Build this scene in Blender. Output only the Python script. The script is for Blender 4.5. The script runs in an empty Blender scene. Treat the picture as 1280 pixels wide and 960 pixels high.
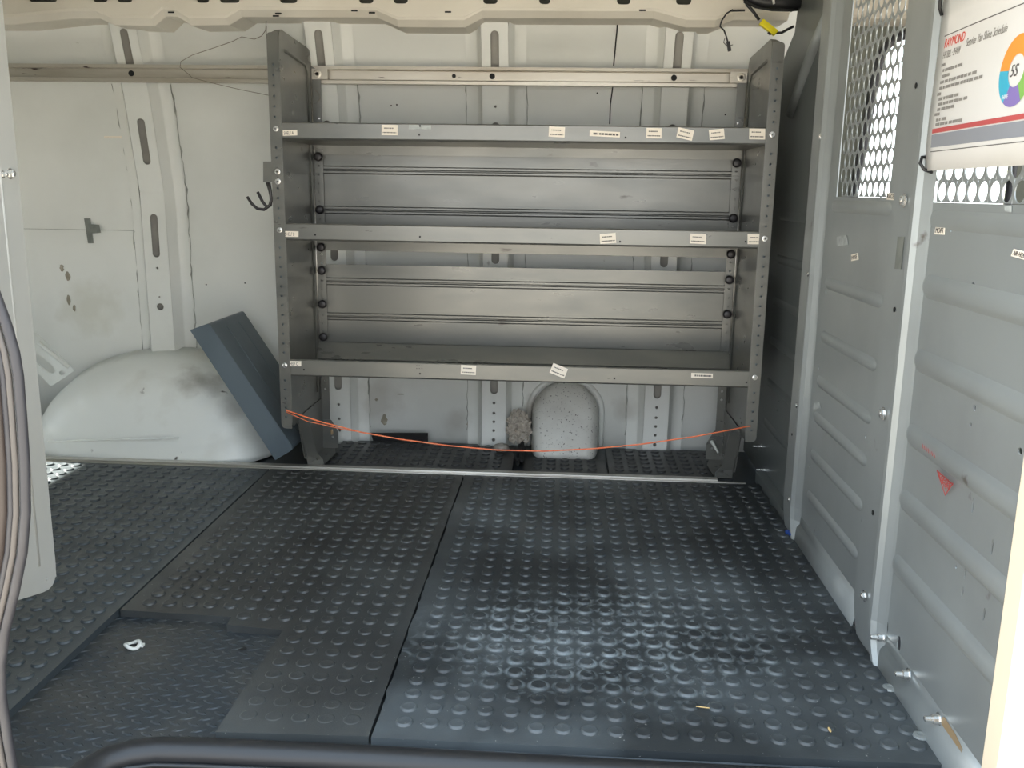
import bpy, bmesh, math, random
from mathutils import Vector, Matrix
random.seed(7)
scene = bpy.context.scene
COL = scene.collection

# ---------------------------------------------------------------- camera
YAW, PIT, ROL, FPX = -0.0553451700, 0.208828091, 0.0150868889, 1138.28
CAM = Vector((0.0, 0.0, 0.83))
def cam_axes():
    cy, sy, cp, sp, cr, sr = math.cos(YAW), math.sin(YAW), math.cos(PIT), math.sin(PIT), math.cos(ROL), math.sin(ROL)
    f = Vector((sy*cp, cy*cp, -sp)); r = Vector((cy, -sy, 0)); u = r.cross(f)
    return cr*r + sr*u, -sr*r + cr*u, -f
CR, CU, CB = cam_axes()
cam = bpy.data.cameras.new('camera'); cam.sensor_width = 36; cam.lens = FPX*36/1280
cam.clip_start = 0.02; cam.clip_end = 300
co = bpy.data.objects.new('camera', cam); COL.objects.link(co)
co.matrix_world = Matrix(((CR.x, CU.x, CB.x, CAM.x), (CR.y, CU.y, CB.y, CAM.y), (CR.z, CU.z, CB.z, CAM.z), (0, 0, 0, 1)))
scene.camera = co
def at(u, v, ax, val):
    """point where the sight line of photo position (u, v) meets the real plane ax = val"""
    d = CR*(u-640) + CU*(480-v) - CB*FPX
    i = 'xyz'.index(ax); t = (val-CAM[i])/d[i]
    return CAM + d*t

# ---------------------------------------------------------------- light
scene.view_settings.view_transform = 'Standard'; scene.view_settings.look = 'None'
scene.view_settings.gamma = 1; scene.view_settings.use_curve_mapping = False
scene.view_settings.exposure = 0.62
w = bpy.data.worlds.new('sky'); scene.world = w; w.use_nodes = True
nt = w.node_tree; nt.nodes.clear()
out = nt.nodes.new('ShaderNodeOutputWorld'); bg = nt.nodes.new('ShaderNodeBackground')
tc = nt.nodes.new('ShaderNodeTexCoord'); sx = nt.nodes.new('ShaderNodeSeparateXYZ'); cr_ = nt.nodes.new('ShaderNodeValToRGB')
nt.links.new(tc.outputs['Generated'], sx.inputs[0]); nt.links.new(sx.outputs['Z'], cr_.inputs[0])
cr_.color_ramp.elements[0].position = 0.0; cr_.color_ramp.elements[0].color = (0.98, 0.99, 1.0, 1)
cr_.color_ramp.elements[1].position = 0.7; cr_.color_ramp.elements[1].color = (0.66, 0.82, 1.0, 1)
nt.links.new(cr_.outputs[0], bg.inputs[0]); bg.inputs[1].default_value = 2.4
nt.links.new(bg.outputs[0], out.inputs[0])
SUN = Vector((0.80, -0.10, -0.59)).normalized()
sl = bpy.data.lights.new('sun', 'SUN'); sl.energy = 36.0; sl.angle = 0.01; sl.color = (1.0, 0.94, 0.84)
so = bpy.data.objects.new('sun', sl); COL.objects.link(so)
so.rotation_euler = SUN.to_track_quat('-Z', 'Y').to_euler(); so.location = (-4, -2, 4)

# ---------------------------------------------------------------- materials
def lin(c):
    return tuple(((x/255)/12.92 if x/255 <= .04045 else ((x/255+.055)/1.055)**2.4) for x in c) + (1,)
def mat(name, col, rough=.5, metal=0., col2=None, scale=8., lo=.45, hi=.7, bump=0., bscale=60., spots=None, sscale=30., slo=.66, stretch=(1, 1, 1), detail=6., rvar=0., smears=()):
    m = bpy.data.materials.new(name); m.use_nodes = True; n = m.node_tree; N = n.nodes; L = n.links
    p = N['Principled BSDF']; p.inputs['Roughness'].default_value = rough; p.inputs['Metallic'].default_value = metal
    tc = N.new('ShaderNodeTexCoord'); mp = N.new('ShaderNodeMapping'); mp.inputs['Scale'].default_value = stretch
    L.new(tc.outputs['Object'], mp.inputs[0])
    def noise(s, d=detail):
        q = N.new('ShaderNodeTexNoise'); q.inputs['Scale'].default_value = s; q.inputs['Detail'].default_value = d
        L.new(mp.outputs[0], q.inputs['Vector']); return q
    def mixc(a, b, fac):
        q = N.new('ShaderNodeMix'); q.data_type = 'RGBA'; L.new(fac, q.inputs['Factor'])
        for s, v in ((q.inputs['A'], a), (q.inputs['B'], b)):
            if isinstance(v, tuple): s.default_value = v
            else: L.new(v, s)
        return q.outputs['Result']
    def rng(src, a, b):
        q = N.new('ShaderNodeMapRange'); q.inputs['From Min'].default_value = a; q.inputs['From Max'].default_value = b
        L.new(src, q.inputs['Value']); return q.outputs[0]
    c = lin(col)
    if col2 is not None: c = mixc(c, lin(col2), rng(noise(scale).outputs['Fac'], lo, hi))
    if spots is not None: c = mixc(c, lin(spots), rng(noise(sscale, 9.).outputs['Fac'], slo, slo+.05))
    for (sx_, sy_, sz_, rad, scol, st_) in smears:
        ge = N.new('ShaderNodeNewGeometry'); vd = N.new('ShaderNodeVectorMath'); vd.operation = 'DISTANCE'; vd.inputs[1].default_value = (sx_, sy_, sz_)
        L.new(ge.outputs['Position'], vd.inputs[0])
        nz = N.new('ShaderNodeMath'); nz.operation = 'MULTIPLY_ADD'; L.new(noise(14., 8.).outputs['Fac'], nz.inputs[0]); nz.inputs[1].default_value = rad*1.6; L.new(vd.outputs['Value'], nz.inputs[2])
        r_ = N.new('ShaderNodeMapRange'); r_.inputs['From Min'].default_value = rad*1.8; r_.inputs['From Max'].default_value = rad*1.1; r_.inputs['To Max'].default_value = st_
        L.new(nz.outputs[0], r_.inputs['Value']); c = mixc(c, lin(scol), r_.outputs[0])
    if isinstance(c, tuple): p.inputs['Base Color'].default_value = c
    else: L.new(c, p.inputs['Base Color'])
    if rvar:
        q = N.new('ShaderNodeMapRange'); q.inputs['To Min'].default_value = rough-rvar; q.inputs['To Max'].default_value = rough+rvar
        L.new(noise(12.).outputs['Fac'], q.inputs['Value']); L.new(q.outputs[0], p.inputs['Roughness'])
    if bump:
        b = N.new('ShaderNodeBump'); b.inputs['Strength'].default_value = bump; b.inputs['Distance'].default_value = .002
        L.new(noise(bscale).outputs['Fac'], b.inputs['Height']); L.new(b.outputs[0], p.inputs['Normal'])
    m['mix'] = 1
    return m
M = {}
M['white'] = mat('white_body_paint', (226, 228, 223), .42, col2=(212, 214, 208), scale=2.2, spots=(120, 112, 96), sscale=9., slo=.72, smears=[(-.62, 2.99, .12, .10, (150, 142, 128), .35), (-.35, 2.99, .06, .06, (150, 142, 128), .35), (-1.6, 2.99, .42, .12, (186, 184, 164), .4), (.22, 2.99, .12, .05, (150, 144, 132), .35), (-.08, 2.97, .10, .07, (130, 120, 106), .7)])
M['white_dirty'] = mat('grimy_white_paint', (226, 230, 226), .42, col2=(196, 196, 186), scale=4., lo=.50, hi=.75, spots=(60, 56, 50), sscale=16., slo=.70, bump=.15, bscale=9, smears=[(-1.13, 2.76, .27, .10, (110, 106, 94), .6), (-1.03, 2.72, .15, .05, (140, 134, 124), .35), (-1.20, 2.80, .30, .06, (140, 136, 122), .35)])
M['pocket'] = mat('speckled_white_paint', (214, 214, 207), .5, col2=(190, 188, 181), scale=6., spots=(70, 66, 62), sscale=150., slo=.63)
M['cant'] = mat('cream_rail_paint', (224, 219, 206), .5, col2=(212, 206, 192), scale=3.)
M['shelf'] = mat('shelf_grey_paint', (121, 121, 116), .30, .5, col2=(107, 109, 106), scale=5., spots=(86, 84, 80), sscale=14., slo=.70, rvar=.08, stretch=(.6, 1, 2))
M['tray'] = mat('dark_grey_paint', (100, 112, 120), .38, .2, col2=(84, 96, 104), scale=4., rvar=.06)
M['part'] = mat('partition_grey_paint', (156, 162, 162), .36, .42, col2=(144, 149, 149), scale=3.5, spots=(104, 100, 94), sscale=11., slo=.71, rvar=.06)
M['part_shade'] = mat('partition_grey_shaded', (118, 124, 123), .40, .4, col2=(106, 112, 112), scale=4.)  # same partition grey, darkened for the weaker light on the far bay
M['alu'] = mat('brushed_aluminium', (200, 198, 192), .33, .85, col2=(150, 146, 140), scale=8., stretch=(.15, 1, 3), rvar=.08)
M['galv'] = mat('galvanised_rail_steel', (204, 199, 188), .38, .6, col2=(176, 168, 154), scale=7., stretch=(.3, 1, 2.5), spots=(70, 60, 52), sscale=40., slo=.68)
M['zinc'] = mat('bright_zinc', (225, 225, 222), .25, .9)
M['black'] = mat('black_plastic', (30, 31, 33), .42, bump=.1)
M['knob'] = mat('black_knob_plastic', (40, 38, 40), .4)
M['dark'] = mat('dark_hole', (24, 25, 26), .8)
M['seal'] = mat('black_rubber_seal', (52, 52, 56), .48, col2=(66, 66, 68), scale=12.)
M['sealgrey'] = mat('grey_seal_bead', (82, 78, 75), .35)
M['pale'] = mat('pale_grey_paint', (172, 174, 170), .40, .1, col2=(164, 166, 162), scale=4.)
M['beige'] = mat('beige_body_paint', (64, 56, 52), .35, col2=(56, 49, 45), scale=5.)
M['cream'] = mat('cream_jamb_paint', (222, 210, 188), .4)
M['liner'] = mat('black_floor_liner', (46, 53, 58), .36, col2=(64, 66, 65), scale=7., bump=.2, bscale=120, rvar=.08)
M['edge'] = mat('grey_liner_edge', (84, 90, 94), .4, col2=(60, 64, 68), scale=14., stretch=(.5, 1, 1))
M['orange'] = mat('orange_cord', (236, 120, 78), .5, col2=(250, 160, 120), scale=90.)
M['yellow'] = mat('yellow_connector', (236, 222, 20), .4)
M['paper'] = mat('white_label_paper', (236, 228, 214), .6)
M['poster'] = mat('laminated_poster', (222, 222, 220), .28, col2=(214, 214, 210), scale=3.)
M['ink'] = mat('grey_ink', (90, 88, 86), .6)
M['inks'] = mat('soft_grey_ink', (140, 138, 134), .6)
M['inkd'] = mat('dark_ink', (52, 50, 50), .6)
M['red'] = mat('red_ink', (214, 70, 48), .5)
M['redbar'] = mat('red_bar_print', (186, 84, 84), .4)
M['greybar'] = mat('grey_bar_print', (140, 144, 152), .4)
M['orangep'] = mat('orange_print', (240, 150, 60), .4)
M['bluep'] = mat('blue_print', (60, 170, 200), .4)
M['purplep'] = mat('purple_print', (132, 116, 180), .4)
M['greenp'] = mat('green_print', (130, 180, 90), .4)
M['whitep'] = mat('white_plastic', (210, 212, 206), .45)
M['blue'] = mat('blue_plastic', (26, 60, 130), .35)
M['tape'] = mat('grey_duct_tape', (122, 126, 120), .5, col2=(104, 108, 104), scale=40.)
M['blacktape'] = mat('black_cloth_tape', (26, 26, 28), .6)
M['bead'] = mat('grey_sealant', (166, 168, 160), .7, col2=(120, 122, 116), scale=30., bump=.4, bscale=80)
M['inner'] = mat('rib_slot_shade_grey', (164, 162, 154), .7, col2=(146, 144, 138), scale=10.)  # flat grey standing in for the shade inside the rib slots
M['wire'] = mat('grey_thin_wire', (120, 112, 100), .5)
M['lump'] = mat('translucent_grey_plastic', (150, 146, 138), .35, col2=(110, 104, 96), scale=20., bump=.5, bscale=40)
M['crumple'] = mat('crumpled_dusty_plastic', (186, 178, 166), .5, col2=(146, 138, 126), scale=14., bump=.3, bscale=30)
M['stain'] = mat('old_grime', (138, 132, 116), .7, col2=(168, 162, 146), scale=60)
M['redstamp'] = mat('faded_red_stamp', (170, 70, 66), .6)
M['ground'] = mat('sunlit_concrete', (152, 145, 134), .9, col2=(140, 133, 122), scale=.8)
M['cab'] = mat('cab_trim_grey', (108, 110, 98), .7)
M['cablight'] = mat('cab_headliner', (206, 198, 182), .8)
M['seat'] = mat('seat_fabric', (70, 72, 76), .8)
M['step'] = mat('step_brown_reflection', (120, 96, 74), .35)  # brown reflection in the glossy black step trim, put into the base colour
M['straw'] = mat('dry_straw', (206, 176, 120), .7)
M['ghost'] = mat('worn_sticker_residue', (176, 182, 180), .5, col2=(150, 156, 156), scale=60)
M['rust'] = mat('rust_smear', (150, 128, 96), .6, col2=(140, 144, 142), scale=30)

def rubber(name, base, dust, cx, cy, rx, ry, amount, tint):
    m = bpy.data.materials.new(name); m.use_nodes = True; n = m.node_tree; N = n.nodes; L = n.links
    p = N['Principled BSDF']; tc = N.new('ShaderNodeTexCoord')
    g = N.new('ShaderNodeNewGeometry')
    def math_(op, a, b=None):
        q = N.new('ShaderNodeMath'); q.operation = op
        for i, v in enumerate((a, b)):
            if v is None: continue
            if isinstance(v, (int, float)): q.inputs[i].default_value = v
            else: L.new(v, q.inputs[i])
        return q.outputs[0]
    def rng(src, a, b, c=0., d=1.):
        q = N.new('ShaderNodeMapRange'); q.inputs['From Min'].default_value = a; q.inputs['From Max'].default_value = b
        q.inputs['To Min'].default_value = c; q.inputs['To Max'].default_value = d
        L.new(src, q.inputs['Value']); return q.outputs[0]
    def noise(s, d=8.):
        q = N.new('ShaderNodeTexNoise'); q.inputs['Scale'].default_value = s; q.inputs['Detail'].default_value = d
        L.new(g.outputs['Position'], q.inputs['Vector']); return q.outputs['Fac']
    s = N.new('ShaderNodeSeparateXYZ'); L.new(g.outputs['Position'], s.inputs[0])
    dx = math_('DIVIDE', math_('SUBTRACT', s.outputs[0], cx), rx); dy = math_('DIVIDE', math_('SUBTRACT', s.outputs[1], cy), ry)
    r = math_('SQRT', math_('ADD', math_('MULTIPLY', dx, dx), math_('MULTIPLY', dy, dy)))
    r = math_('ADD', r, math_('MULTIPLY', math_('SUBTRACT', noise(7.), .5), 1.4))
    region = rng(r, 1.0, .45)
    # the dried spill collects as rings round the studs
    fx = math_('SUBTRACT', math_('FRACT', math_('DIVIDE', math_('ADD', s.outputs[0], 0.0255+.0211+.0422*50), .0422)), .5)
    fy = math_('SUBTRACT', math_('FRACT', math_('DIVIDE', math_('SUBTRACT', s.outputs[1], 1.3005-.0211-.0422*50), .0422)), .5)
    rr = math_('SQRT', math_('ADD', math_('MULTIPLY', fx, fx), math_('MULTIPLY', fy, fy)))
    ring = math_('MULTIPLY', rng(rr, .28, .36), rng(rr, .50, .38))
    streak = rng(noise(60.), .56, .66)
    spl = math_('MULTIPLY', math_('MAXIMUM', math_('MULTIPLY', ring, rng(noise(22.), .40, .60)), math_('MULTIPLY', streak, .55)), region)
    film = math_('MULTIPLY', rng(noise(3.), .42, .72), .30)
    fac = math_('MINIMUM', math_('ADD', math_('MULTIPLY', spl, amount), film), 1.)
    mx = N.new('ShaderNodeMix'); mx.data_type = 'RGBA'; L.new(fac, mx.inputs['Factor'])
    mx.inputs['A'].default_value = lin(base); mx.inputs['B'].default_value = lin(dust)
    sp = N.new('ShaderNodeMix'); sp.data_type = 'RGBA'; L.new(rng(noise(170., 2.), .735, .76), sp.inputs['Factor'])
    L.new(mx.outputs['Result'], sp.inputs['A']); sp.inputs['B'].default_value = lin(tint)
    L.new(sp.outputs['Result'], p.inputs['Base Color'])
    p.inputs['Roughness'].default_value = .5
    L.new(rng(noise(9.), .3, .7, .30, .48), p.inputs['Roughness'])
    b = N.new('ShaderNodeBump'); b.inputs['Strength'].default_value = .25; b.inputs['Distance'].default_value = .001
    L.new(noise(300., 3.), b.inputs['Height']); L.new(b.outputs[0], p.inputs['Normal'])
    return m
M['matA'] = rubber('studded_rubber_stained', (47, 51, 53), (150, 160, 164), .10, 1.62, .42, .28, .75, (150, 150, 146))
M['matB'] = rubber('studded_rubber_middle', (52, 54, 54), (110, 116, 116), -.33, 2.2, .25, .25, .4, (140, 138, 134))
M['matC'] = rubber('studded_rubber_rear', (60, 67, 70), (90, 98, 102), -1.1, 1.9, .3, .3, .2, (120, 126, 128))
M['matD'] = rubber('studded_rubber_back', (44, 47, 49), (90, 90, 88), -.2, 2.85, .1, .1, .2, (110, 108, 104))

# ---------------------------------------------------------------- mesh helpers
class MB:
    def __init__(s): s.v = []; s.f = []; s.sm = []
    def add(s, vs, fs, smooth=False):
        b = len(s.v); s.v += [Vector(x) for x in vs]; s.f += [tuple(b+i for i in f) for f in fs]; s.sm += [smooth]*len(fs); return s
    def box(s, a, b):
        x0, y0, z0 = a; x1, y1, z1 = b
        vs = [(x0,y0,z0),(x1,y0,z0),(x1,y1,z0),(x0,y1,z0),(x0,y0,z1),(x1,y0,z1),(x1,y1,z1),(x0,y1,z1)]
        return s.add(vs, [(0,3,2,1),(4,5,6,7),(0,1,5,4),(1,2,6,5),(2,3,7,6),(3,0,4,7)])
    def quadprism(s, q, d):
        """prism from polygon q (3-D points) pushed along vector d"""
        n = len(q); q = [Vector(p) for p in q]; d = Vector(d)
        return s.add(q+[p+d for p in q], [tuple(range(n))[::-1], tuple(range(n, 2*n))] + [(i, (i+1) % n, n+(i+1) % n, n+i) for i in range(n)])
    def tube(s, pts, r, seg=8, cap=True, closed=False):
        pts = [Vector(p) for p in pts]; n = len(pts); rr = r if isinstance(r, (list, tuple)) else [r]*n
        vs = []; prev = None
        for i, p in enumerate(pts):
            if closed: t = pts[(i+1) % n]-pts[i-1]
            else: t = pts[min(i+1, n-1)]-pts[max(i-1, 0)]
            t.normalize()
            if prev is None:
                a = Vector((0, 0, 1)) if abs(t.z) < .9 else Vector((1, 0, 0)); u = t.cross(a).normalized()
            else: u = (prev - t*prev.dot(t)).normalized()
            prev = u; v = t.cross(u)
            for k in range(seg):
                an = 2*math.pi*k/seg; vs.append(p + (u*math.cos(an)+v*math.sin(an))*rr[i])
        fs = []
        for i in range(n if closed else n-1):
            j = (i+1) % n
            for k in range(seg):
                k2 = (k+1) % seg; fs.append((i*seg+k, i*seg+k2, j*seg+k2, j*seg+k))
        if cap and not closed: fs += [tuple(range(seg))[::-1], tuple((n-1)*seg+k for k in range(seg))]
        return s.add(vs, fs, True)
    def cyl(s, c, ax, prof, seg=16, smooth=False):
        """lathe: prof = [(distance along axis, radius)...] from point c along unit axis ax"""
        c = Vector(c); ax = Vector(ax).normalized(); a = Vector((0, 0, 1)) if abs(ax.z) < .9 else Vector((1, 0, 0))
        u = ax.cross(a).normalized(); v = ax.cross(u); vs = []; n = len(prof)
        for (h, r) in prof:
            for k in range(seg):
                an = 2*math.pi*k/seg; vs.append(c+ax*h+(u*math.cos(an)+v*math.sin(an))*r)
        fs = [(i*seg+k, i*seg+(k+1) % seg, (i+1)*seg+(k+1) % seg, (i+1)*seg+k) for i in range(n-1) for k in range(seg)]
        fs += [tuple(range(seg))[::-1], tuple((n-1)*seg+k for k in range(seg))]
        return s.add(vs, fs, smooth)
    def strip(s, prof, fn, ts, smooth=False):
        """grid: profile points x stations; fn(profile point, t) -> 3-D"""
        vs = [fn(p, t) for t in ts for p in prof]; n = len(prof)
        fs = [(i*n+k, i*n+k+1, (i+1)*n+k+1, (i+1)*n+k) for i in range(len(ts)-1) for k in range(n-1)]
        return s.add(vs, fs, smooth)
    def plate(s, outer, holes, t, fn):
        """flat plate with real holes; fn maps (a, b, c) -> 3-D, c in -t/2..t/2"""
        cu = bpy.data.curves.new('tmp', 'CURVE'); cu.dimensions = '2D'; cu.fill_mode = 'BOTH'; cu.extrude = t/2
        for poly in [outer]+list(holes):
            sp = cu.splines.new('POLY'); sp.points.add(len(poly)-1); sp.use_cyclic_u = True
            for i, (a, b) in enumerate(poly): sp.points[i].co = (a, b, 0, 1)
        ob = bpy.data.objects.new('tmp', cu); COL.objects.link(ob)
        dg = bpy.context.evaluated_depsgraph_get(); dg.update()
        me = bpy.data.meshes.new_from_object(ob.evaluated_get(dg))
        s.add([fn(v.co.x, v.co.y, v.co.z) for v in me.vertices], [tuple(p.vertices) for p in me.polygons])
        bpy.data.objects.remove(ob); bpy.data.curves.remove(cu); bpy.data.meshes.remove(me); return s
    def text(s, body, size, fn, t=.0002, align='LEFT', shear=0., sxy=1.):
        cu = bpy.data.curves.new('tmp', 'FONT'); cu.body = body; cu.size = size; cu.align_x = align; cu.extrude = t; cu.shear = shear; cu.resolution_u = 3
        ob = bpy.data.objects.new('tmp', cu); COL.objects.link(ob)
        dg = bpy.context.evaluated_depsgraph_get(); dg.update()
        me = bpy.data.meshes.new_from_object(ob.evaluated_get(dg))
        s.add([fn(v.co.x*sxy, v.co.y, v.co.z) for v in me.vertices], [tuple(p.vertices) for p in me.polygons])
        bpy.data.objects.remove(ob); bpy.data.curves.remove(cu); bpy.data.meshes.remove(me); return s

def build(name, mb, m, parent=None, bevel=0., loc=None, label=None, fixn=True, solid=0.):
    o0 = Vector((0, 0, 0))
    if parent is not None:
        q = parent
        while q is not None: o0 += q.location; q = q.parent
    elif loc is not None: o0 = Vector(loc)
    me = bpy.data.meshes.new(name); me.from_pydata([v-o0 for v in mb.v], [], mb.f)
    for p, sm in zip(me.polygons, mb.sm): p.use_smooth = sm
    if fixn:
        b = bmesh.new(); b.from_mesh(me); bmesh.ops.recalc_face_normals(b, faces=b.faces); b.to_mesh(me); b.free()
    me.materials.append(M[m] if isinstance(m, str) else m)
    o = bpy.data.objects.new(name, me); COL.objects.link(o)
    if parent is not None: o.parent = parent
    else: o.location = o0
    if solid:
        k = o.modifiers.new('solidify', 'SOLIDIFY'); k.thickness = solid; k.offset = 0
    if bevel:
        k = o.modifiers.new('bevel', 'BEVEL'); k.width = bevel; k.segments = 2; k.limit_method = 'ANGLE'; k.angle_limit = .7; k.harden_normals = False
    if label: o['label'] = label
    return o
def thing(name, loc, label, cat, group=None):
    o = bpy.data.objects.new(name, None); o.empty_display_size = .05; COL.objects.link(o); o.location = loc
    o['label'] = label; o['category'] = cat
    if group: o['group'] = group
    return o
def tag(o, label, cat, group=None):
    o['label'] = label; o['category'] = cat
    if group: o['group'] = group
    return o
def struct(name, mb, m, **k):
    o = build(name, mb, m, **k); o['kind'] = 'structure'; return o
def circle(a, b, r, n=12, ry=None):
    ry = ry or r
    return [(a+r*math.cos(2*math.pi*i/n), b+ry*math.sin(2*math.pi*i/n)) for i in range(n)]
def slot(a, b0, b1, r, n=8):
    return [(a+r*math.cos(math.pi*i/n), b1-r+r*math.sin(math.pi*i/n)) for i in range(n+1)] + [(a-r*math.cos(math.pi*i/n), b0+r-r*math.sin(math.pi*i/n)) for i in range(n+1)]
def rounded(pts, r, n=5):
    """round every corner of a polygon; r = number or list"""
    res = []; k = len(pts)
    for i in range(k):
        p0 = Vector(pts[i-1]); p1 = Vector(pts[i]); p2 = Vector(pts[(i+1) % k]); q = r[i] if isinstance(r, (list, tuple)) else r
        if q <= 0: res.append(tuple(p1)); continue
        a = (p0-p1).normalized(); b = (p2-p1).normalized(); q = min(q, (p0-p1).length*.49, (p2-p1).length*.49)
        s_, e_ = p1+a*q, p1+b*q
        for j in range(n+1):
            t = j/n; res.append(tuple(s_*(1-t)**2 + p1*2*t*(1-t) + e_*t*t))
    return res
def lerp_tab(tab, z):
    if z <= tab[0][0]: return tab[0][1]
    for (a, b), (c, d) in zip(tab, tab[1:]):
        if z <= c: return b+(d-b)*(z-a)/(c-a)
    return tab[-1][1]

FACE = [(-.05, 2.945), (.81, 2.93), (1.10, 2.868), (1.36, 2.785)]
def yf(z): return lerp_tab(FACE, z)
def ysk(z): return yf(z)+.055

# ================================================================ the setting
g = MB().box((-14, -14, -.70), (14, 16, -.66)); o = struct('ground', g, 'ground')
# load floor (ribbed black liner, with raised lozenges where the mats leave it bare)
f = MB().box((-2.6, 1.165, -.06), (-.66, 3.02, -.0175)); f.box((-.66, 1.222, -.06), (.66, 3.02, -.0175))
random.seed(3)
j = 0; y = 1.19
while y < 1.66:
    x = -.98 + (.0155 if j % 2 else 0)
    while x < -.50:
        if x > -.675 and y < 1.235: x += .031; continue
        an = math.radians(24 if j % 2 else -24 ); L, W_, Hh = .0135, .0042, .0016
        c, s_ = math.cos(an), math.sin(an)
        pts = [(L, 0, 0), (L*.45, W_, 0), (-L*.45, W_, 0), (-L, 0, 0), (-L*.45, -W_, 0), (L*.45, -W_, 0)]
        vs = [(x+p[0]*c-p[1]*s_, y+p[0]*s_+p[1]*c, -.0176) for p in pts] + [(x+(p[0]*c-p[1]*s_)*.55, y+(p[0]*s_+p[1]*c)*.55, -.0176+Hh) for p in pts]
        f.add(vs, [(6, 7, 8, 9, 10, 11)]+[(i, (i+1) % 6, 6+(i+1) % 6, 6+i) for i in range(6)])
        x += .031
    y += .0165; j += 1
floor = struct('floor', f, 'liner', fixn=False)
build('hole', MB().cyl(at(303, 811, 'z', -.0172), (0, 0, 1), [(0, .008), (.0006, .008)], 14), 'dark', floor)

# outer skin of the far side, curving in towards the roof
zs = [-.06, .2, .4, .6, .678, .684, .81, .95, 1.1, 1.2, 1.262, 1.268, 1.36, 1.46]
def skin_y(z): return ysk(z) - (.005 if z > 1.265 else 0) - (.004 if z < .681 else 0)
wb = MB().strip(zs, lambda z, x: Vector((x, skin_y(z), z)), [-2.6+.1*i for i in range(34)], True)
wall = struct('wall_back', wb, 'white', fixn=False, solid=.006)
def rib(xc, slots, circles=(), lo=-.03, top=1.33, bot_w=.04):
    m = MB(); brk = [lo, .81, 1.10, top]
    for a, b in zip(brk, brk[1:]):
        if b <= a: continue
        hs = [slot(0, max(z0, a+.003), min(z1, b-.003), .0125) for z0, z1 in slots if a-.05 <= (z0+z1)/2 < b and z0 < b] + [circle(0, zc, r) for zc, r in circles if a < zc < b]
        m.plate([(-.04, a), (.04, a), (.04, b), (-.04, b)], hs, .002, lambda p, q, c: Vector((xc+p, yf(q)+c-.0005, q)))
    prof = [-.085, -.058, -.041, None, .041, .058, .085]
    for sgn in (-1, 1):
        pr = [(.041*sgn, 0), (.046*sgn, .006), (.054*sgn, .040), (.060*sgn, .046), (.092*sgn, .047)]
        m.strip(pr, lambda p, z: Vector((xc+p[0], yf(z)+p[1]-.001, z)), [lo+(top-lo)*i/14 for i in range(15)], True)
    o = build('rib', m, 'white', wall, fixn=False)
    build('slot_shade_plate', MB().strip([-.036, .036], lambda p, z: Vector((xc+p, yf(z)+.022, z)), [lo+(top-lo)*i/10 for i in range(11)]), 'inner', o, fixn=False)  # added plate behind the slots; its colour supplies the cavity shade
    return o
RIBX = [-1.335, -.745, -.222, .315]
SL = [(1.165, 1.288), (.60, .74), (.895, 1.035)]
rib(RIBX[0], SL, [(.437, .012), (.47, .003), (.565, .004)], lo=.20)
rib(RIBX[1], [(1.165, 1.288), (.60, .76), (.895, 1.035), (.17, .32)], [(.12, .005), (.07, .005), (.03, .005)])
rib(RIBX[2], [(1.165, 1.288), (.60, .76), (.895, 1.035), (.17, .32)], [(.14, .005), (.105, .005), (.075, .005), (.045, .005), (.012, .006), (1.145, .006), (1.08, .004)])
rib(RIBX[3], [(1.165, 1.288), (.60, .76), (.895, 1.035), (.17, .32)], [(.14, .005), (.105, .005), (.075, .005), (.045, .005), (.012, .006)])
# ragged sealant along the rib flanges
for xc in RIBX:
    for sg in (-1, 1):
        pts = []; rr = []; z = .22 if xc < -1.2 else 0.03
        while z < 1.16:
            pts.append((xc+sg*.094+random.uniform(-.003, .003), skin_y(z)-.003, z)); rr.append(random.choice([.0010, .0022, .0014, .0034 if random.random() < .3 else .0012])); z += .02
        build('sealant_bead', MB().tube(pts, rr, 6), 'bead', wall)
# long black seams in the skin
for us in ([(773, 15), (771, 40), (767, 82)], [(766, 108), (763, 130), (762, 155)], [(577, 60), (573, 85)], [(566, 110), (565, 154)]):
    ps = []
    for (u, v) in us:
        q = at(u if u > 700 else u+0, v, 'y', 2.93); q = at(u, v, 'y', skin_y(q.z)-.002); ps.append(q)
    if us[0][0] > 700: build('body_seam', MB().tube(ps, .0022, 6), 'dark', wall)
for sx_ in (-.60, .47, -.46):
    build('panel_crease', MB().tube([(sx_, skin_y(z)-.0005, z) for z in (.03, .4, .8, .95, 1.1, 1.26)], .0016, 6), 'white', wall)
build('panel_crease', MB().tube([(-2.4, skin_y(.681)-.0038, .681), (-1.43, skin_y(.681)-.0038, .683)], .0012, 6), 'bead', wall)
build('panel_crease', MB().tube([(-1.24, skin_y(.681)-.0038, .681), (-.84, skin_y(.681)-.0038, .681)], .0008, 6), 'bead', wall)
# lower strip of the skin: weld lip line, grime
for (u, v, rx, rz) in ((85, 345, .009, .016), (78, 335, .008, .012), (86, 375, .007, .018), (93, 385, .005, .012), (480, 525, .012, .02), (470, 500, .006, .005), (585, 530, .006, .008), (500, 493, .014, .002), (450, 545, .003, .02)):
    c = at(u, v, 'y', 2.985); z0 = c.z; pts = [(c.x+rx*math.cos(a)*random.uniform(.5, 1.2), skin_y(z0+rz*math.sin(a))-.0045, z0+rz*math.sin(a)) for a in [i*math.pi/7 for i in range(14)]]
    build('grime_patch', MB().quadprism(pts, (0, .001, 0)), 'stain', wall)
# small dark screw holes in the skin
for (u, v) in ((491, 133), (613, 105), (498, 132), (746, 118), (905, 144), (384, 133), (344, 355), (253, 357), (302, 355)):
    c = at(u, v, 'y', 2.95); build('pinhole', MB().cyl((c.x, skin_y(c.z)-.0038, c.z), (0, 1, 0), [(0, .0025), (.001, .0025)], 8), 'dark', wall)
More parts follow.
